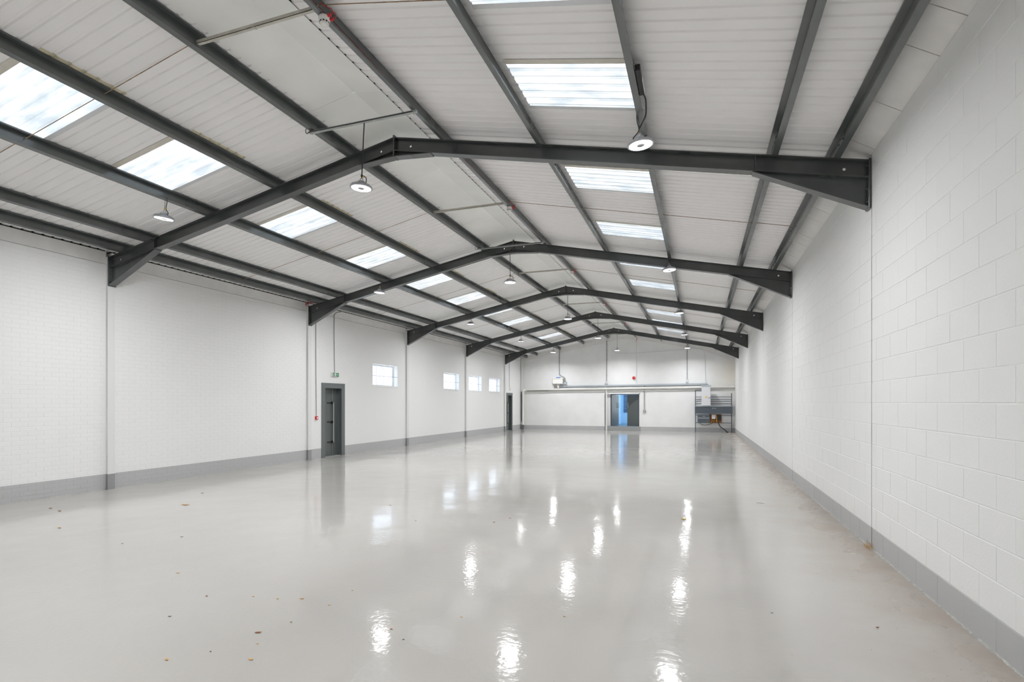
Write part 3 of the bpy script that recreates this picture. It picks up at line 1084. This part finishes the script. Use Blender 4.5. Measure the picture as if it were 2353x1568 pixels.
# ================================================================== LEFT WALL FITTINGS
# ---- windows
WN = ['nearest', 'second', 'third', 'farthest']
for i, (a, b, c, d) in enumerate(WINS):
    wd = thing(f'window_{i + 1}', (XL, (a + b) / 2, c), f'small high barred window in the left wall, {WN[i]} of four', kind='structure')
    fx = XL - .17
    mb = MB()
    mb.box(fx - .04, fx, a, b, c, c + .05).box(fx - .04, fx, a, b, d - .05, d).box(fx - .04, fx, a, a + .05, c + .05, d - .05).box(fx - .04, fx, b - .05, b, c + .05, d - .05)
    mb.build('frame', M['white'], wd)
    MB().box(fx - .024, fx - .018, a + .05, b - .05, c + .05, d - .05).build('pane', M['glass'], wd)
    MB().bbox(XL - .16, XL + .012, a - .03, b + .03, c - .035, c - .002, .004).build('sill', M['white'], wd)
    n = 11
    for k in range(n):
        yy = a + .07 + (b - a - .14) * k / (n - 1)
        MB().box(XL - .008, XL + .004, yy - .007, yy + .007, c - .06, d - .004).build('bar', M['white'], wd)
    MB().box(XL - .012, XL - .008, a - .02, b + .02, (c + d) / 2 - .008 - .03, (c + d) / 2 + .008 - .03).build('cross_bar', M['conduit'], wd)

# ---- escape doors
for i, (a, b, c, d) in enumerate(DOORS):
    lab = ['dark grey steel escape door with vertical push bar, below the exit sign', 'narrow dark grey escape door at the far end of the left wall'][i]
    dr = thing(f'door_{i + 1}', (XL, (a + b) / 2, 0), lab, kind='structure')
    mb = MB()
    mb.bbox(XL - .02, XL + .018, a - .08, a + .075, 0, d + .085, .003)
    mb.bbox(XL - .02, XL + .018, b - .075, b + .08, 0, d + .085, .003)
    mb.bbox(XL - .02, XL + .017, a + .07, b - .07, d - .065, d + .085, .003)
    mb.build('frame', M['doorframe'], dr)
    mb = MB()
    mb.box(XL - .245, XL - .02, a, a + .03, 0, d).box(XL - .245, XL - .02, b - .03, b, 0, d).box(XL - .245, XL - .02, a + .03, b - .03, d - .03, d)
    mb.build('lining', M['doorframe'], dr)
    lx = XL - .17
    MB().bbox(lx - .045, lx, a + .034, b - .034, .012, d - .034, .003).build('leaf', M['doorleaf'], dr)
    MB().box(XL - .24, XL - .02, a + .03, b - .03, 0, .01).build('threshold', M['conduit'], dr)
    yb_ = b - .30
    MB().cyl((lx + .055, yb_, .40), (lx + .055, yb_, 1.62), .016, 10).build('push_bar', M['chrome'], dr, True)
    for zz in (.42, 1.02, 1.60):
        mb = MB()
        mb.bbox(lx - .001, lx + .06, yb_ - .05, yb_ + .02, zz - .035, zz + .035, .006)
        mb.box(lx - .001, lx + .018, yb_ - .22, yb_ - .05, zz - .018, zz + .018)
        mb.build('latch', M['dark'], dr)
    MB().cyl((lx + .02, yb_ - .02, 1.62), (lx + .02, yb_ - .02, d - .06), .007, 8).build('bolt_rod', M['conduit'], dr)
    MB().cyl((lx + .02, yb_ - .02, .02), (lx + .02, yb_ - .02, .40), .007, 8).build('bolt_rod', M['conduit'], dr)
    if i == 1:
        MB().box(lx, lx + .004, a + .09, a + .15, 1.86, 1.96).build('notice', M['signwhite'], dr)

# ---- green exit sign above the first door
sg = thing('exit_sign', (XL, 13.49, 2.39), 'green running-man exit sign on the wall above the nearer escape door', 'exit sign')
MB().bbox(XL - .002, XL + .045, 13.325, 13.655, 2.385, 2.505, .006).build('housing', M['plastic'], sg)
xs_ = XL + .0455
MB().box(xs_ - .001, xs_ + .002, 13.365, 13.650, 2.392, 2.498).build('green_panel', M['green'], sg)
xs_ += .0021
def flat(poly):      # white pictogram piece on the sign face, (y,z)
    return MB().prism(poly, xs_, xs_ + .0015, axis='x')
mb = MB()
def limb(p, q, wd):
    p, q = Vector(p), Vector(q)
    d = (q - p).normalized() * (wd / 2)
    n = Vector((-d.y, d.x))
    mb.prism([tuple(p - d + n), tuple(q + d + n), tuple(q + d - n), tuple(p - d - n)], xs_, xs_ + .0015, axis='x')
mb.prism([(13.430 + .012 * math.cos(k * math.pi / 6), 2.481 + .012 * math.sin(k * math.pi / 6)) for k in range(12)], xs_, xs_ + .0015, axis='x')
limb((13.425, 2.466), (13.415, 2.437), .020)
limb((13.425, 2.464), (13.448, 2.452), .008)
limb((13.422, 2.462), (13.398, 2.455), .008)
limb((13.413, 2.436), (13.434, 2.421), .010)
limb((13.434, 2.421), (13.428, 2.402), .010)
limb((13.413, 2.434), (13.398, 2.416), .010)
limb((13.398, 2.416), (13.378, 2.418), .009)
mb.build('running_man', M['signwhite'], sg)
flat([(13.470, 2.400), (13.515, 2.400), (13.515, 2.492), (13.470, 2.492)]).build('doorway_symbol', M['signwhite'], sg)
mb = MB()
limb((13.540, 2.445), (13.600, 2.445), .012)
mb.prism([(13.595, 2.470), (13.632, 2.445), (13.595, 2.420)], xs_, xs_ + .0015, axis='x')
mb.build('arrow', M['signwhite'], sg)
cx = XL + .014
MB().wire([(cx, 13.49, 2.505), (cx, 13.47, 3.4), (cx, 13.47, 4.15), (cx, 13.50, 4.25), (cx, 13.58, 4.32), (cx + .01, 13.72, 4.36), (cx + .02, 13.86, 4.405)], .011, 8).build(
    'wall_conduit', M['conduit'], smooth=True, label='grey conduit dropping from the eaves to the green exit sign', cat='conduit')
# ---- red call point
cp = thing('fire_call_point', (XL, 12.675, 1.12), 'small red fire alarm call point on the wall between column and door', 'call point')
MB().bbox(XL - .002, XL + .05, 12.63, 12.72, 1.122, 1.215, .006).build('case', M['red'], cp)
MB().box(XL + .0495, XL + .052, 12.65, 12.70, 1.145, 1.192).build('press_panel', M['signwhite'], cp)
MB().box(XL - .001, XL + .003, 12.635, 12.715, 1.03, 1.10).build('notice', M['signwhite'], cp)
MB().wire([(cx, 12.675, 1.215), (cx, 12.665, 2.0), (cx, 12.655, 3.0), (cx, 12.65, 4.10), (cx, 12.58, 4.30)], .010, 8).build(
    'wall_conduit', M['conduit'], smooth=True, label='grey conduit running up beside the column from the red call point', cat='conduit')
MB().wire([(XL + .02, 12.24, 4.30), (XL + .02, 12.24, 4.385), (XL + .05, 12.27, 4.40), (XL + .14, 12.33, 4.398), (XL + .24, 12.38, 4.39)], .012, 6).build(
    'red_cable_tail', M['redcable'], smooth=True, label='short red cable bent over the top of the second column', cat='cable')
# ---- emergency light over the far door
el = thing('emergency_light', (XL, 29.25, 2.38), 'small round emergency light on the wall above the far escape door', 'light')
MB().tube([(XL - .002, 29.25, 2.40), (XL + .03, 29.25, 2.40), (XL + .045, 29.25, 2.40)], [.085, .085, .06], 20).build('body', M['plastic'], el, True)
MB().box(XL + .044, XL + .048, 29.26, 29.30, 2.36, 2.44).build('indicator', M['green'], el)
MB().tube([(cx, 29.20, 2.48), (cx, 29.18, 2.6), (cx, 29.18, 4.2)], .012, 8).build(
    'wall_conduit', M['conduit'], smooth=True, label='grey conduit above the far escape door, running up to the eaves', cat='conduit')

# ================================================================== END WALL
# corner post
mb = MB()
mb.box(-10.34, -10.20, YE - .12, YE - .10, 0, 4.3).box(-10.275, -10.265, YE - .10, YE, 0, 4.3)
mb.build('corner_post', M['column'], label='white painted steel post in the far left corner, grey at its foot', cat='post')

# ---- double door and the room behind it
dr = thing('door_3', ((D3[0] + D3[1]) / 2, YE, D3[2]), 'pair of dark grey doors standing ajar in the end wall', kind='structure')
x0, x1, z0, z1 = D3
fy = YE + .16
mb = MB()
mb.box(x0 - .03, x0 + .04, YE - .012, YE + .25, z0, z1 + .03).box(x1 - .02, x1 + .03, YE - .012, YE + .25, z0, z1 + .03).box(x0 - .03, x1 + .03, YE - .012, YE + .25, z1 - .03, z1 + .035)
mb.box(x0 + .04, -4.93, fy, YE + .25, z0, z1 - .03)
mb.build('surround', M['white'], dr)
mb = MB()
mb.box(-4.93, -4.86, fy, fy + .09, z0, z1 - .03).box(-3.35, -3.27, fy, fy + .09, z0, z1 - .03).box(-4.86, -3.35, fy, fy + .09, z1 - .07, z1 - .03)
mb.build('frame', M['panelgrey'], dr)
def leaf(hx, ang, sgn, name, stick):
    W, T = 0.755, 0.044
    base = (hx, fy + .05, 0)
    e = bpy.data.objects.new(name, MB().bbox(0 if sgn > 0 else -W, W if sgn > 0 else 0, 0, T, z0 + .008, z1 - .075, .003).mesh('leaf', M['doorleaf']))
    COL.objects.link(e)
    e.parent = dr
    pb = WORLD[dr.name]
    e.location = (base[0] - pb[0], base[1] - pb[1], base[2] - pb[2])
    e.rotation_euler = (0, 0, ang)
    hxx = sgn * (W - .10)
    mb = MB().wire([(hxx, 0, 1.33), (hxx, -.05, 1.33), (hxx, -.06, 1.35), (hxx, -.06, 1.58), (hxx, -.05, 1.60), (hxx, 0, 1.60)], .016, 8)
    h = bpy.data.objects.new('pull_handle', mb.mesh('pull_handle', M['chrome'], smooth=True))
    COL.objects.link(h); h.parent = e
    mb = MB()
    if stick:
        c = (sgn * .28, 1.93)
        mb.prism([(c[0] + .045 * math.cos(k * math.pi / 8), c[1] + .045 * math.sin(k * math.pi / 8)) for k in range(16)], -.003, -.0005)
        h = bpy.data.objects.new('round_sticker', mb.mesh('round_sticker', M['blue']))
        COL.objects.link(h); h.parent = e
    return e
leaf(-4.86, math.radians(66), 1, 'door_leaf', False)
leaf(-3.35, -math.radians(28), -1, 'door_leaf', True)
MB().bbox(x0 - .06, x1 + .06, YE - .03, YE + .24, 0.0, z0, .006).build('door_step', M['conduit'], dr)
# room beyond
ry0, ry1, rx0, rx1, rz0, rz1 = YE + .25, YE + 4.2, -6.4, -2.2, .24, 2.9
MB().box(rx0 - .3, rx1 + .3, ry0, ry1 + .3, .0, rz0).build('floor_room', M['roomfloor'], kind='structure', label='blue carpet floor of the room beyond the doors')
mb = MB()
mb.box(rx0 - .1, rx1 + .1, ry1, ry1 + .1, rz0, rz1)
mb.box(rx0 - .1, rx0, ry0, ry1, rz0, rz1)
mb.box(-4.93, -4.85, ry0 + 1.5, ry1, rz0, rz1)      # partition seen in the gap
mb.build('wall_room', M['roomwall'], kind='structure', label='pale blue walls of the room beyond the doors')
MB().box(rx0 - .1, rx1 + .1, ry0, ry1 + .1, rz1, rz1 + .1).build('ceiling_room', M['white'], kind='structure', label='white ceiling of the room beyond the doors')
# its daylight comes from an unseen opening added in its right-hand wall
mb = MB()
mb.box(rx1, rx1 + .1, ry0, ry1, rz0, 1.0).box(rx1, rx1 + .1, ry0, ry0 + .3, 1.0, rz1).box(rx1, rx1 + .1, ry1 - .2, ry1, 1.0, rz1).box(rx1, rx1 + .1, ry0 + .3, ry1 - .2, rz1 - .15, rz1)
mb.build('window_5', M['roomwall'], kind='structure', label='added unseen window opening lighting the room beyond the doors')
t = thing('added_room_light', (-4.2, ry0 + 1.9, rz1 - .05), 'added unseen ceiling light brightening the blue room beyond the doors', 'light')  # unseen lamp added to brighten the room
MB().bbox(-4.5, -3.9, ry0 + 1.6, ry0 + 2.2, rz1 - .05, rz1 - .001, .004).build('frame', M['white'], t)
MB().box(-4.46, -3.94, ry0 + 1.64, ry0 + 2.16, rz1 - .054, rz1 - .0505).build('added_light_face', emit('added_light_face', (0.85, 0.93, 1.0), 22.0), t)
t = thing('louvre_panel', (-4.45, ry1 - .03, rz0), 'tall navy blue slatted panel seen through the gap between the doors', 'blind')
MB().box(-4.72, -4.10, ry1 - .02, ry1 - .005, .95, 2.5).build('backing', M['roomwall'], t)
for k in range(22):
    zz = .98 + k * .068
    MB().prism([(ry1 - .022, zz), (ry1 - .06, zz + .012), (ry1 - .06, zz + .040), (ry1 - .022, zz + .034)], -4.70, -4.12, axis='x').build('slat', M['navy'], t)
t = thing('wall_heater', (-4.85, YE + 3.2, .7), 'small pale blue box heater on the partition, seen through the door gap', 'heater')
MB().bbox(-4.85, -4.76, ry0 + 2.0, ry0 + 2.45, .70, 1.15, .01).build('case', M['roomwall'], t)
MB().cyl((-4.83, ry0 + 2.2, 1.15), (-4.83, ry0 + 2.2, 2.6), .012, 6).build('pipe', M['roomwall'], t)

# ---- white drain pipes
yp = YE - .11
t = thing('drain_pipe', (-10.24, yp, 0), 'long white plastic drain pipe along the end wall, turning down in the left corner', 'pipe')
MB().wire([(-10.17, yp - .10, .27), (-10.17, yp - .10, 2.20), (-10.16, yp - .09, 2.30), (-10.10, yp - .05, 2.37), (-10.0, yp, 2.395), (-8.0, yp, 2.405), (-3.0, yp, 2.435), (XR - .01, yp, 2.465)],
          .062, 14).build('main_pipe', M['plastic'], t, True)
for xx, zz in ((-9.6, 2.395), (-7.6, 2.407), (-5.2, 2.42), (-2.6, 2.437), (-.7, 2.447), (1.3, 2.46)):
    MB().cyl((xx - .05, yp, zz), (xx + .05, yp, zz), .072, 14).build('coupling', M['plastic'], t, True)
MB().cyl((-10.17, yp - .10, .27), (-10.17, yp - .10, .36), .076, 14).build('coupling', M['plastic'], t, True)
MB().cyl((-10.17, yp - .10, 2.10), (-10.17, yp - .10, 2.22), .076, 14).build('coupling', M['plastic'], t, True)
MB().cyl((-10.17, yp - .10, 0), (-10.17, yp - .10, .27), .05, 12).build('foot_stub', M['doorframe'], t, True)
MB().wire([(-9.95, yp + .05, 2.275), (-6.0, yp + .05, 2.29), (-1.0, yp + .05, 2.32), (1.75, yp + .05, 2.37)], .026, 8).build(
    'water_pipe', M['plastic'], smooth=True, label='thin white water pipe just under the big drain pipe', cat='pipe')
MB().tube([(-9.95, yp - .03, 2.325), (-8.6, yp - .03, 2.325)], .012, 6).build('black_cable', M['cable'], smooth=True,
    label='black cable along the drain pipe, near the left corner', cat='cable')
MB().tube([(-10.29, yp - .06, .45), (-10.29, yp - .06, 2.28)], .02, 8).build('black_pipe', M['cable'], smooth=True,
    label='black vertical pipe in the far left corner beside the white drain', cat='pipe')
t = thing('waste_pipe', (-5.13, YE - .05, .26), 'white waste pipe dropping beside the left jamb of the double door', 'pipe')
MB().cyl((-5.13, YE - .05, 0.0), (-5.13, YE - .05, 2.40), .045, 12).build('pipe', M['plastic'], t, True)
MB().cyl((-5.13, YE - .05, 1.00), (-5.13, YE - .05, 1.08), .058, 12).build('coupling', M['plastic'], t, True)
MB().cyl((-5.215, YE - .03, .28), (-5.215, YE - .03, 2.1), .014, 8).build('side_cable', M['cable'], t)

# ---- cable trunking, and what hangs from it
t = thing('cable_trunking', (-3.8, YE - .12, 2.6), 'long blue-grey cable trunking fixed above the drain pipe', 'trunking')
MB().add([(-7.95, YE - .10, 2.55), (.25, YE - .10, 2.60), (.25, YE - .10, 2.685), (-7.95, YE - .10, 2.615),
          (-7.95, YE, 2.55), (.25, YE, 2.60), (.25, YE, 2.685), (-7.95, YE, 2.615)],
         [(0, 1, 2, 3), (7, 6, 5, 4), (0, 4, 5, 1), (3, 2, 6, 7), (0, 3, 7, 4), (1, 5, 6, 2)]).build('duct', M['bluegrey'], t)
MB().prism([(.25, 2.60), (.25, 2.69), (.36, 2.69), (.44, 2.60)], YE - .16, YE).build('end_elbow', M['bluegrey'], t)
for k in range(5):
    xx = -7.0 + k * 1.6
    MB().box(xx - .01, xx + .01, YE - .103, YE - .10, 2.555 + .006 * (xx + 8), 2.613 + .0085 * (xx + 8)).build('joint_strap', M['galv'], t)

def conduit_drop(name, x, ztop, zbot, lab, bx=.07, bz=.17, path=None):
    t = thing(name, (x, YE, zbot), lab, 'conduit')
    MB().tube(path or [(x, YE - .02, zbot + .05), (x, YE - .02, ztop)], .020, 8).build('conduit', M['conduit'], t, True)
    MB().bbox(x - bx, x + bx, YE - .075, YE - .001, zbot - bz / 2, zbot + bz / 2, .006).build('box', M['cabinet'], t)
    for k in range(3):
        zz = zbot + .4 + (ztop - zbot - .6) * k / 2
        MB().bbox(x - .03, x + .03, YE - .045, YE - .001, zz - .015, zz + .015, .003).build('saddle', M['conduit'], t)
conduit_drop('conduit_drop', -5.12, 5.22, 2.79, 'grey vertical conduit with a square box, rising left of the double door')
conduit_drop('conduit_drop', -0.665, 4.62, 2.815, 'grey vertical conduit with a square box, above the right end of the trunking')
t = thing('cranked_conduit', (-7.95, YE, 2.7), 'grey conduit dropping from the roof and cranking sideways at the white tank', 'conduit')
MB().wire([(-7.95, YE - .02, 4.86), (-7.95, YE - .02, 3.40), (-7.93, YE - .02, 3.30), (-7.85, YE - .02, 3.22), (-7.68, YE - .02, 3.14), (-7.60, YE - .02, 3.05), (-7.585, YE - .02, 2.85)], .022, 8).build('conduit', M['conduit'], t, True)
MB().bbox(-7.66, -7.49, YE - .10, YE - .001, 2.70, 2.86, .008).build('isolator_box', M['bluegrey'], t)
# thin painted cable line looping over the gable
MB().wire([(-4.9, YE - .045, 4.75), (-4.7, YE - .045, 4.55), (-4.4, YE - .045, 4.47), (-3.4, YE - .045, 4.45), (-1.5, YE - .045, 4.52), (-.3, YE - .045, 4.60), (.05, YE - .045, 4.55), (.22, YE - .045, 4.40),
           (.27, YE - .035, 4.1), (.28, YE - .035, 3.5), (.30, YE - .035, 2.70)], .012, 6).build('painted_cable', M['cabinet'], smooth=True,
    label='thin pale cable looping across the gable and down to the trunking', cat='cable')
t = thing('alarm_sounder', (-3.57, YE, 3.03), 'red alarm sounder on the end wall above the double door', 'alarm')
MB().tube([(-3.57, YE, 3.03), (-3.57, YE - .03, 3.03)], .10, 20).build('base', M['signwhite'], t, True)
MB().tube([(-3.57, YE - .03, 3.03), (-3.57, YE - .06, 3.03), (-3.57, YE - .10, 3.03), (-3.57, YE - .115, 3.03)], [.092, .092, .075, .04], 20).build('dome', M['red'], t, True)
MB().tube([(-3.42, YE - .012, 5.2), (-3.42, YE - .012, 2.72)], .010, 6).build('riser_cable', M['cabinet'], smooth=True,
    label='thin pale riser on the end wall beside the red alarm sounder', cat='cable')
MB().tube([(-3.44, YE - .03, 5.38), (-3.40, YE - .03, 5.25), (-3.44, YE - .03, 5.12)], .012, 6).build('red_cable_tail', M['redcable'], smooth=True,
    label='red cable tail hanging at the top of the end wall', cat='cable')
t = thing('wall_socket', (-2.98, YE, 1.05), 'grey metal double socket at the foot of a conduit, right of the double door', 'socket')
MB().bbox(-3.06, -2.90, YE - .055, YE - .001, 1.05, 1.20, .008).build('plate', M['galv'], t)
for k in (-1, 1):
    MB().box(-2.98 + k * .04 - .022, -2.98 + k * .04 + .022, YE - .058, YE - .054, 1.08, 1.15).build('outlet', M['conduit'], t)
MB().tube([(-2.98, YE - .02, 1.20), (-2.98, YE - .02, 2.60)], .018, 8).build('conduit', M['conduit'], t, True)
# white cistern with funnel outlet
t = thing('condensate_tank', (-7.99, YE, 2.72), 'white square tank with funnel outlet at the left end of the trunking', 'tank')
MB().bbox(-8.30, -7.68, YE - .30, YE - .01, 2.72, 3.04, .02).build('body', M['plastic'], t)
MB().bbox(-8.33, -7.65, YE - .32, YE - .005, 3.02, 3.07, .01).build('lid', M['plastic'], t)
MB().lathe([(.09, .0), (.09, -.05), (.06, -.09), (.07, -.12), (.07, -.16), (.05, -.2), (.062, -.26), (0, -.26)], (-7.99, YE - .13, 2.72), 16).build('funnel', M['plastic'], t, True)
MB().bbox(-8.10, -7.88, YE - .22, YE - .08, 3.07, 3.13, .01).build('valve_handle', M['blue'], t)
MB().box(-8.32, -8.24, YE - .16, YE - .02, 2.44, 2.72).build('bracket', M['plastic'], t)

# ---- electrical rack in the right-hand corner
ry = YE - .34
rk = thing('meter_rack', (.68, ry, 0), 'open steel rack of dark bars carrying the electrical gear by the right wall', 'rack')
for xx in (-.23, 1.60):
    MB().box(xx - .022, xx + .022, ry - .022, ry + .022, 0, 2.30 if xx < 0 else 2.12).build('post', M['panelgrey'], rk)
for zz in (1.55, 1.68, 1.79, 1.92, .94, .52):
    MB().box(-.21, 1.58, ry - .014, ry + .014, zz - .016, zz + .016).build('rail', M['panelgrey'], rk)
MB().box(-.21, .10, ry - .014, ry + .014, 2.26, 2.30).build('rail', M['panelgrey'], rk)
for xx in (-.23, 1.60):
    MB().box(xx - .014, xx + .014, ry, YE - .01, 1.5, 1.53).build('wall_stay', M['panelgrey'], rk)
    MB().box(xx - .05, xx + .05, ry - .05, ry + .05, 0, .01).build('foot_plate', M['panelgrey'], rk)
t = thing('tall_cabinet', (.31, ry, 1.44), 'tall pale grey electrical cabinet with yellow sticker, mounted on the rack', 'cabinet')
MB().bbox(.085, .545, ry - .26, ry - .02, 1.445, 2.47, .008).build('body', M['cabinet'], t)
MB().bbox(.07, .56, ry - .275, ry - .02, 2.47, 2.535, .006).build('top_cap', M['bluegrey'], t)
MB().box(.10, .53, ry - .267, ry - .259, 1.47, 2.44).build('door', M['cabinet'], t)
MB().prism([(.285, 1.86), (.345, 1.86), (.355, 1.91), (.345, 1.96), (.285, 1.96), (.275, 1.91)], ry - .272, ry - .266).build('yellow_sticker', M['yellow'], t)
MB().prism([(.43, 1.84), (.52, 1.86), (.52, 1.895), (.43, 1.875)], ry - .272, ry - .266).build('blue_label', M['blue'], t)
MB().cyl((.47, ry - .27, 2.38), (.47, ry - .262, 2.38), .012, 8).build('lock', M['dark'], t)
t = thing('busbar_box', (.69, ry, 1.02), 'wide dark grey busbar box across the middle of the rack', 'electrical box')
MB().bbox(-.26, 1.64, ry - .20, ry - .02, 1.02, 1.40, .008).build('body', M['panelgrey'], t)
MB().bbox(-.265, 1.645, ry - .21, ry - .02, 1.40, 1.425, .004).build('lid', M['bluegrey'], t)
MB().box(.62, .73, ry - .203, ry - .199, 1.30, 1.325).build('name_plate', M['galv'], t)
MB().box(.77, .81, ry - .203, ry - .199, 1.27, 1.32).build('key_plate', M['conduit'], t)
t = thing('distribution_board', (.19, ry, .5), 'dark grey switch box with a pale strip, hung at the left below the busbar box', 'electrical box')
MB().bbox(-.115, .49, ry - .19, ry - .02, .50, .98, .008).build('body', M['panelgrey'], t)
MB().box(-.095, .47, ry - .195, ry - .189, .765, .785).build('pale_strip', M['signwhite'], t)
MB().box(.15, .26, ry - .195, ry - .189, .86, .885).build('name_plate', M['galv'], t)
t = thing('meter_board', (.80, ry, .52), 'brown backboard with grey meter and tangled yellow wires below the busbar box', 'meter board')
MB().bbox(.50, 1.10, ry - .06, ry - .03, .52, .98, .004).build('board', M['board'], t)
MB().bbox(.60, .79, ry - .14, ry - .06, .74, .96, .008).build('meter', M['cabinet'], t)
MB().box(.63, .76, ry - .143, ry - .139, .86, .92).build('dial', M['bluegrey'], t)
MB().bbox(.88, 1.08, ry - .13, ry - .06, .66, .95, .01).build('fuse_block', M['dark'], t)
for k in range(7):
    xx = .62 + k * .055
    MB().wire([(xx, ry - .08, .72 if k < 4 else .66), (xx + random.uniform(-.03, .03), ry - .12, .64), (xx + random.uniform(-.05, .05), ry - .10, .56), (xx, ry - .07, .52)],
              .010, 6).build('wire', M['yellow'] if k % 2 == 0 else M['cable'], t, True)
MB().wire([(.80, ry - .10, 1.0), (.82, ry - .14, .90), (.86, ry - .12, .78), (.84, ry - .13, .66), (.90, ry - .1, .58)], .014, 6).build('wire', M['yellow'], t, True)
MB().wire([(.96, ry - .10, .66), (.95, ry - .11, .52), (.98, ry - .12, .42), (1.06, ry - .14, .30), (1.20, ry - .15, .20), (1.30, ry - .12, .13), (1.36, ry - .05, .035), (1.42, ry + .02, .02)],
          .026, 8).build('supply_cable', M['cable'], smooth=True, label='thick black cable curling from the meter board down to the floor', cat='cable')
MB().wire([(.02, ry - .10, .50), (.08, ry - .10, .43), (.25, ry - .11, .40), (.42, ry - .11, .42), (.58, ry - .10, .47), (.66, ry - .09, .53)], .014, 8).build(
    'link_cable', M['cable'], smooth=True, label='black cable sagging between switch box and meter board', cat='cable')

# ================================================================== FLOOR LITTER
def scrap(x, y, L, W, m_, rot, lab, name='leaf_scrap', cat='leaf', group='scraps on the floor'):
    c, s = math.cos(rot), math.sin(rot)
    pts = [(-L / 2, 0), (-L / 4, W / 2), (L / 6, W * .42), (L / 2, W * .08), (L / 5, -W * .45), (-L / 4, -W * .38)]
    vv, n = [], len(pts)
    for top in (0, 1):
        for (a, b) in pts:
            zz = .0015 + (abs(a) / L) * W * .35 + top * .0025
            vv.append((x + a * c - b * s, y + a * s + b * c, zz))
    ff = [tuple(range(n - 1, -1, -1)), tuple(range(n, 2 * n))] + [(i, (i + 1) % n, n + (i + 1) % n, n + i) for i in range(n)]
    mb = MB().add(vv, ff)
    mb.build(name, m_, label=lab, cat=cat, group=group)
big = [(-9.284, 5.391, .06, 'leaf'), (-8.933, 5.305, .07, 'leaf'), (-7.728, 4.584, .06, 'chip'), (-8.311, 7.184, .06, 'leaf'), (-7.606, 6.271, .12, 'chip'),
       (-6.192, 4.311, .025, 'leaf'), (-4.628, 3.734, .03, 'chip'), (-3.742, 2.955, .022, 'speck'), (-3.849, 3.368, .022, 'leaf'), (-3.477, 3.487, .02, 'chip'),
       (-3.251, 3.514, .024, 'chip'), (-3.067, 3.578, .035, 'chip'), (-2.9, 2.951, .040, 'leaf'), (-2.767, 2.812, .016, 'chip'), (-3.133, 2.454, .034, 'chip'),
       (-2.639, 2.626, .034, 'chip'), (-2.965, 2.624, .016, 'speck'), (-2.811, 3.171, .016, 'leaf'), (-2.761, 3.536, .020, 'chip'), (-2.057, 3.306, .022, 'leaf'),
       (-2.793, 3.879, .018, 'chip'), (-3.631, 6.443, .022, 'leaf'), (-2.602, 6.719, .035, 'leaf'), (-2.479, 7.019, .035, 'leaf'), (.517, 4.513, .016, 'speck'),
       (1.192, 4.472, .022, 'leaf'), (-5.823, 4.754, .03, 'speck'), (-1.681, 3.667, .016, 'chip'), (-.958, 3.930, .020, 'chip'), (-1.889, 3.188, .014, 'speck'), (-4.557, 7.297, .04, 'leaf')]
ORDN = ['first', 'second', 'third', 'fourth', 'fifth', 'sixth', 'seventh', 'eighth', 'ninth', 'tenth', 'eleventh', 'twelfth', 'thirteenth', 'fourteenth', 'fifteenth']
count = {}
big.sort(key=lambda q: project((q[0], q[1], 0))[0])          # from the left of the picture to the right
for x, y, L, k in big:
    what = {'leaf': 'small brown leaf scrap on the floor', 'chip': 'small tan wood chip on the floor', 'speck': 'tiny dark crumb of grit on the floor'}[k]
    n = count[k] = count.get(k, -1) + 1
    lab = f"{what}, {ORDN[n]} of its kind from the picture's left"
    scrap(x, y, L * 1.15, L * .5, M[k], random.uniform(-.5, .5), lab, {'leaf': 'leaf_scrap', 'chip': 'wood_chip', 'speck': 'grit_crumb'}[k], {'leaf': 'leaf', 'chip': 'wood chip', 'speck': 'crumb'}[k],
          {'leaf': 'leaf scraps on the floor', 'chip': 'wood chips on the floor', 'speck': 'grit crumbs on the floor'}[k])
scrap(-.21, 7.753, .09, .05, M['yellowleaf'], .2, 'yellow leaf lying alone on the glossy floor right of centre', 'yellow_leaf', 'leaf', None)
scrap(.908, 9.398, .12, .012, M['speck'], -.3, 'thin dark twig on the floor near the right wall', 'twig', 'twig', None)
# dead straw at the foot of the right wall joint
mb = MB()
for k in range(26):
    a = random.uniform(-.9, .9)
    x, y = XR - random.uniform(.004, .07), 6.90 + random.uniform(-.09, .03)
    L = random.uniform(.03, .11)
    mb.tube([(x, y, .002), (x - .012 * random.random(), y + a * L * .3, L * .5), (x - .03 * random.random(), y + a * L * .6, L * random.uniform(.5, 1.0))], .0016, 4)
mb.build('straw_tuft', M['chip'], kind='stuff', label='tuft of dead straw at the foot of the right wall joint', cat='straw')
# fine grit, thickest along the right wall
mb = MB()
for k in range(420):
    if k < 300:
        y = random.uniform(3.0, 14.0)
        x = XR - abs(random.gauss(0.05, .42)) - .03
    else:
        x, y = random.uniform(-9.5, 1.2), random.uniform(2.6, 16)
    r = random.uniform(.0010, .0030)
    a = random.uniform(0, 6)
    vv = [(x + r * math.cos(a + q * 1.57) * random.uniform(.6, 1.5), y + r * math.sin(a + q * 1.57) * random.uniform(.6, 1.5), .0004) for q in range(4)] + [(x, y, r * .9)]
    mb.add(vv, [(0, 1, 4), (1, 2, 4), (2, 3, 4), (3, 0, 4)])
mb.build('floor_grit', M['speck'], kind='stuff', label='fine dark grit scattered over the floor, thickest by the right wall', cat='grit')

# fittings sit proud of the gable panels
for o in list(COL.objects):
    if o.parent is None and o.name.split('.')[0] in ('cable_trunking', 'cranked_conduit', 'conduit_drop', 'alarm_sounder', 'wall_socket', 'condensate_tank', 'corner_post', 'riser_cable'):
        o.location.y -= 0.014
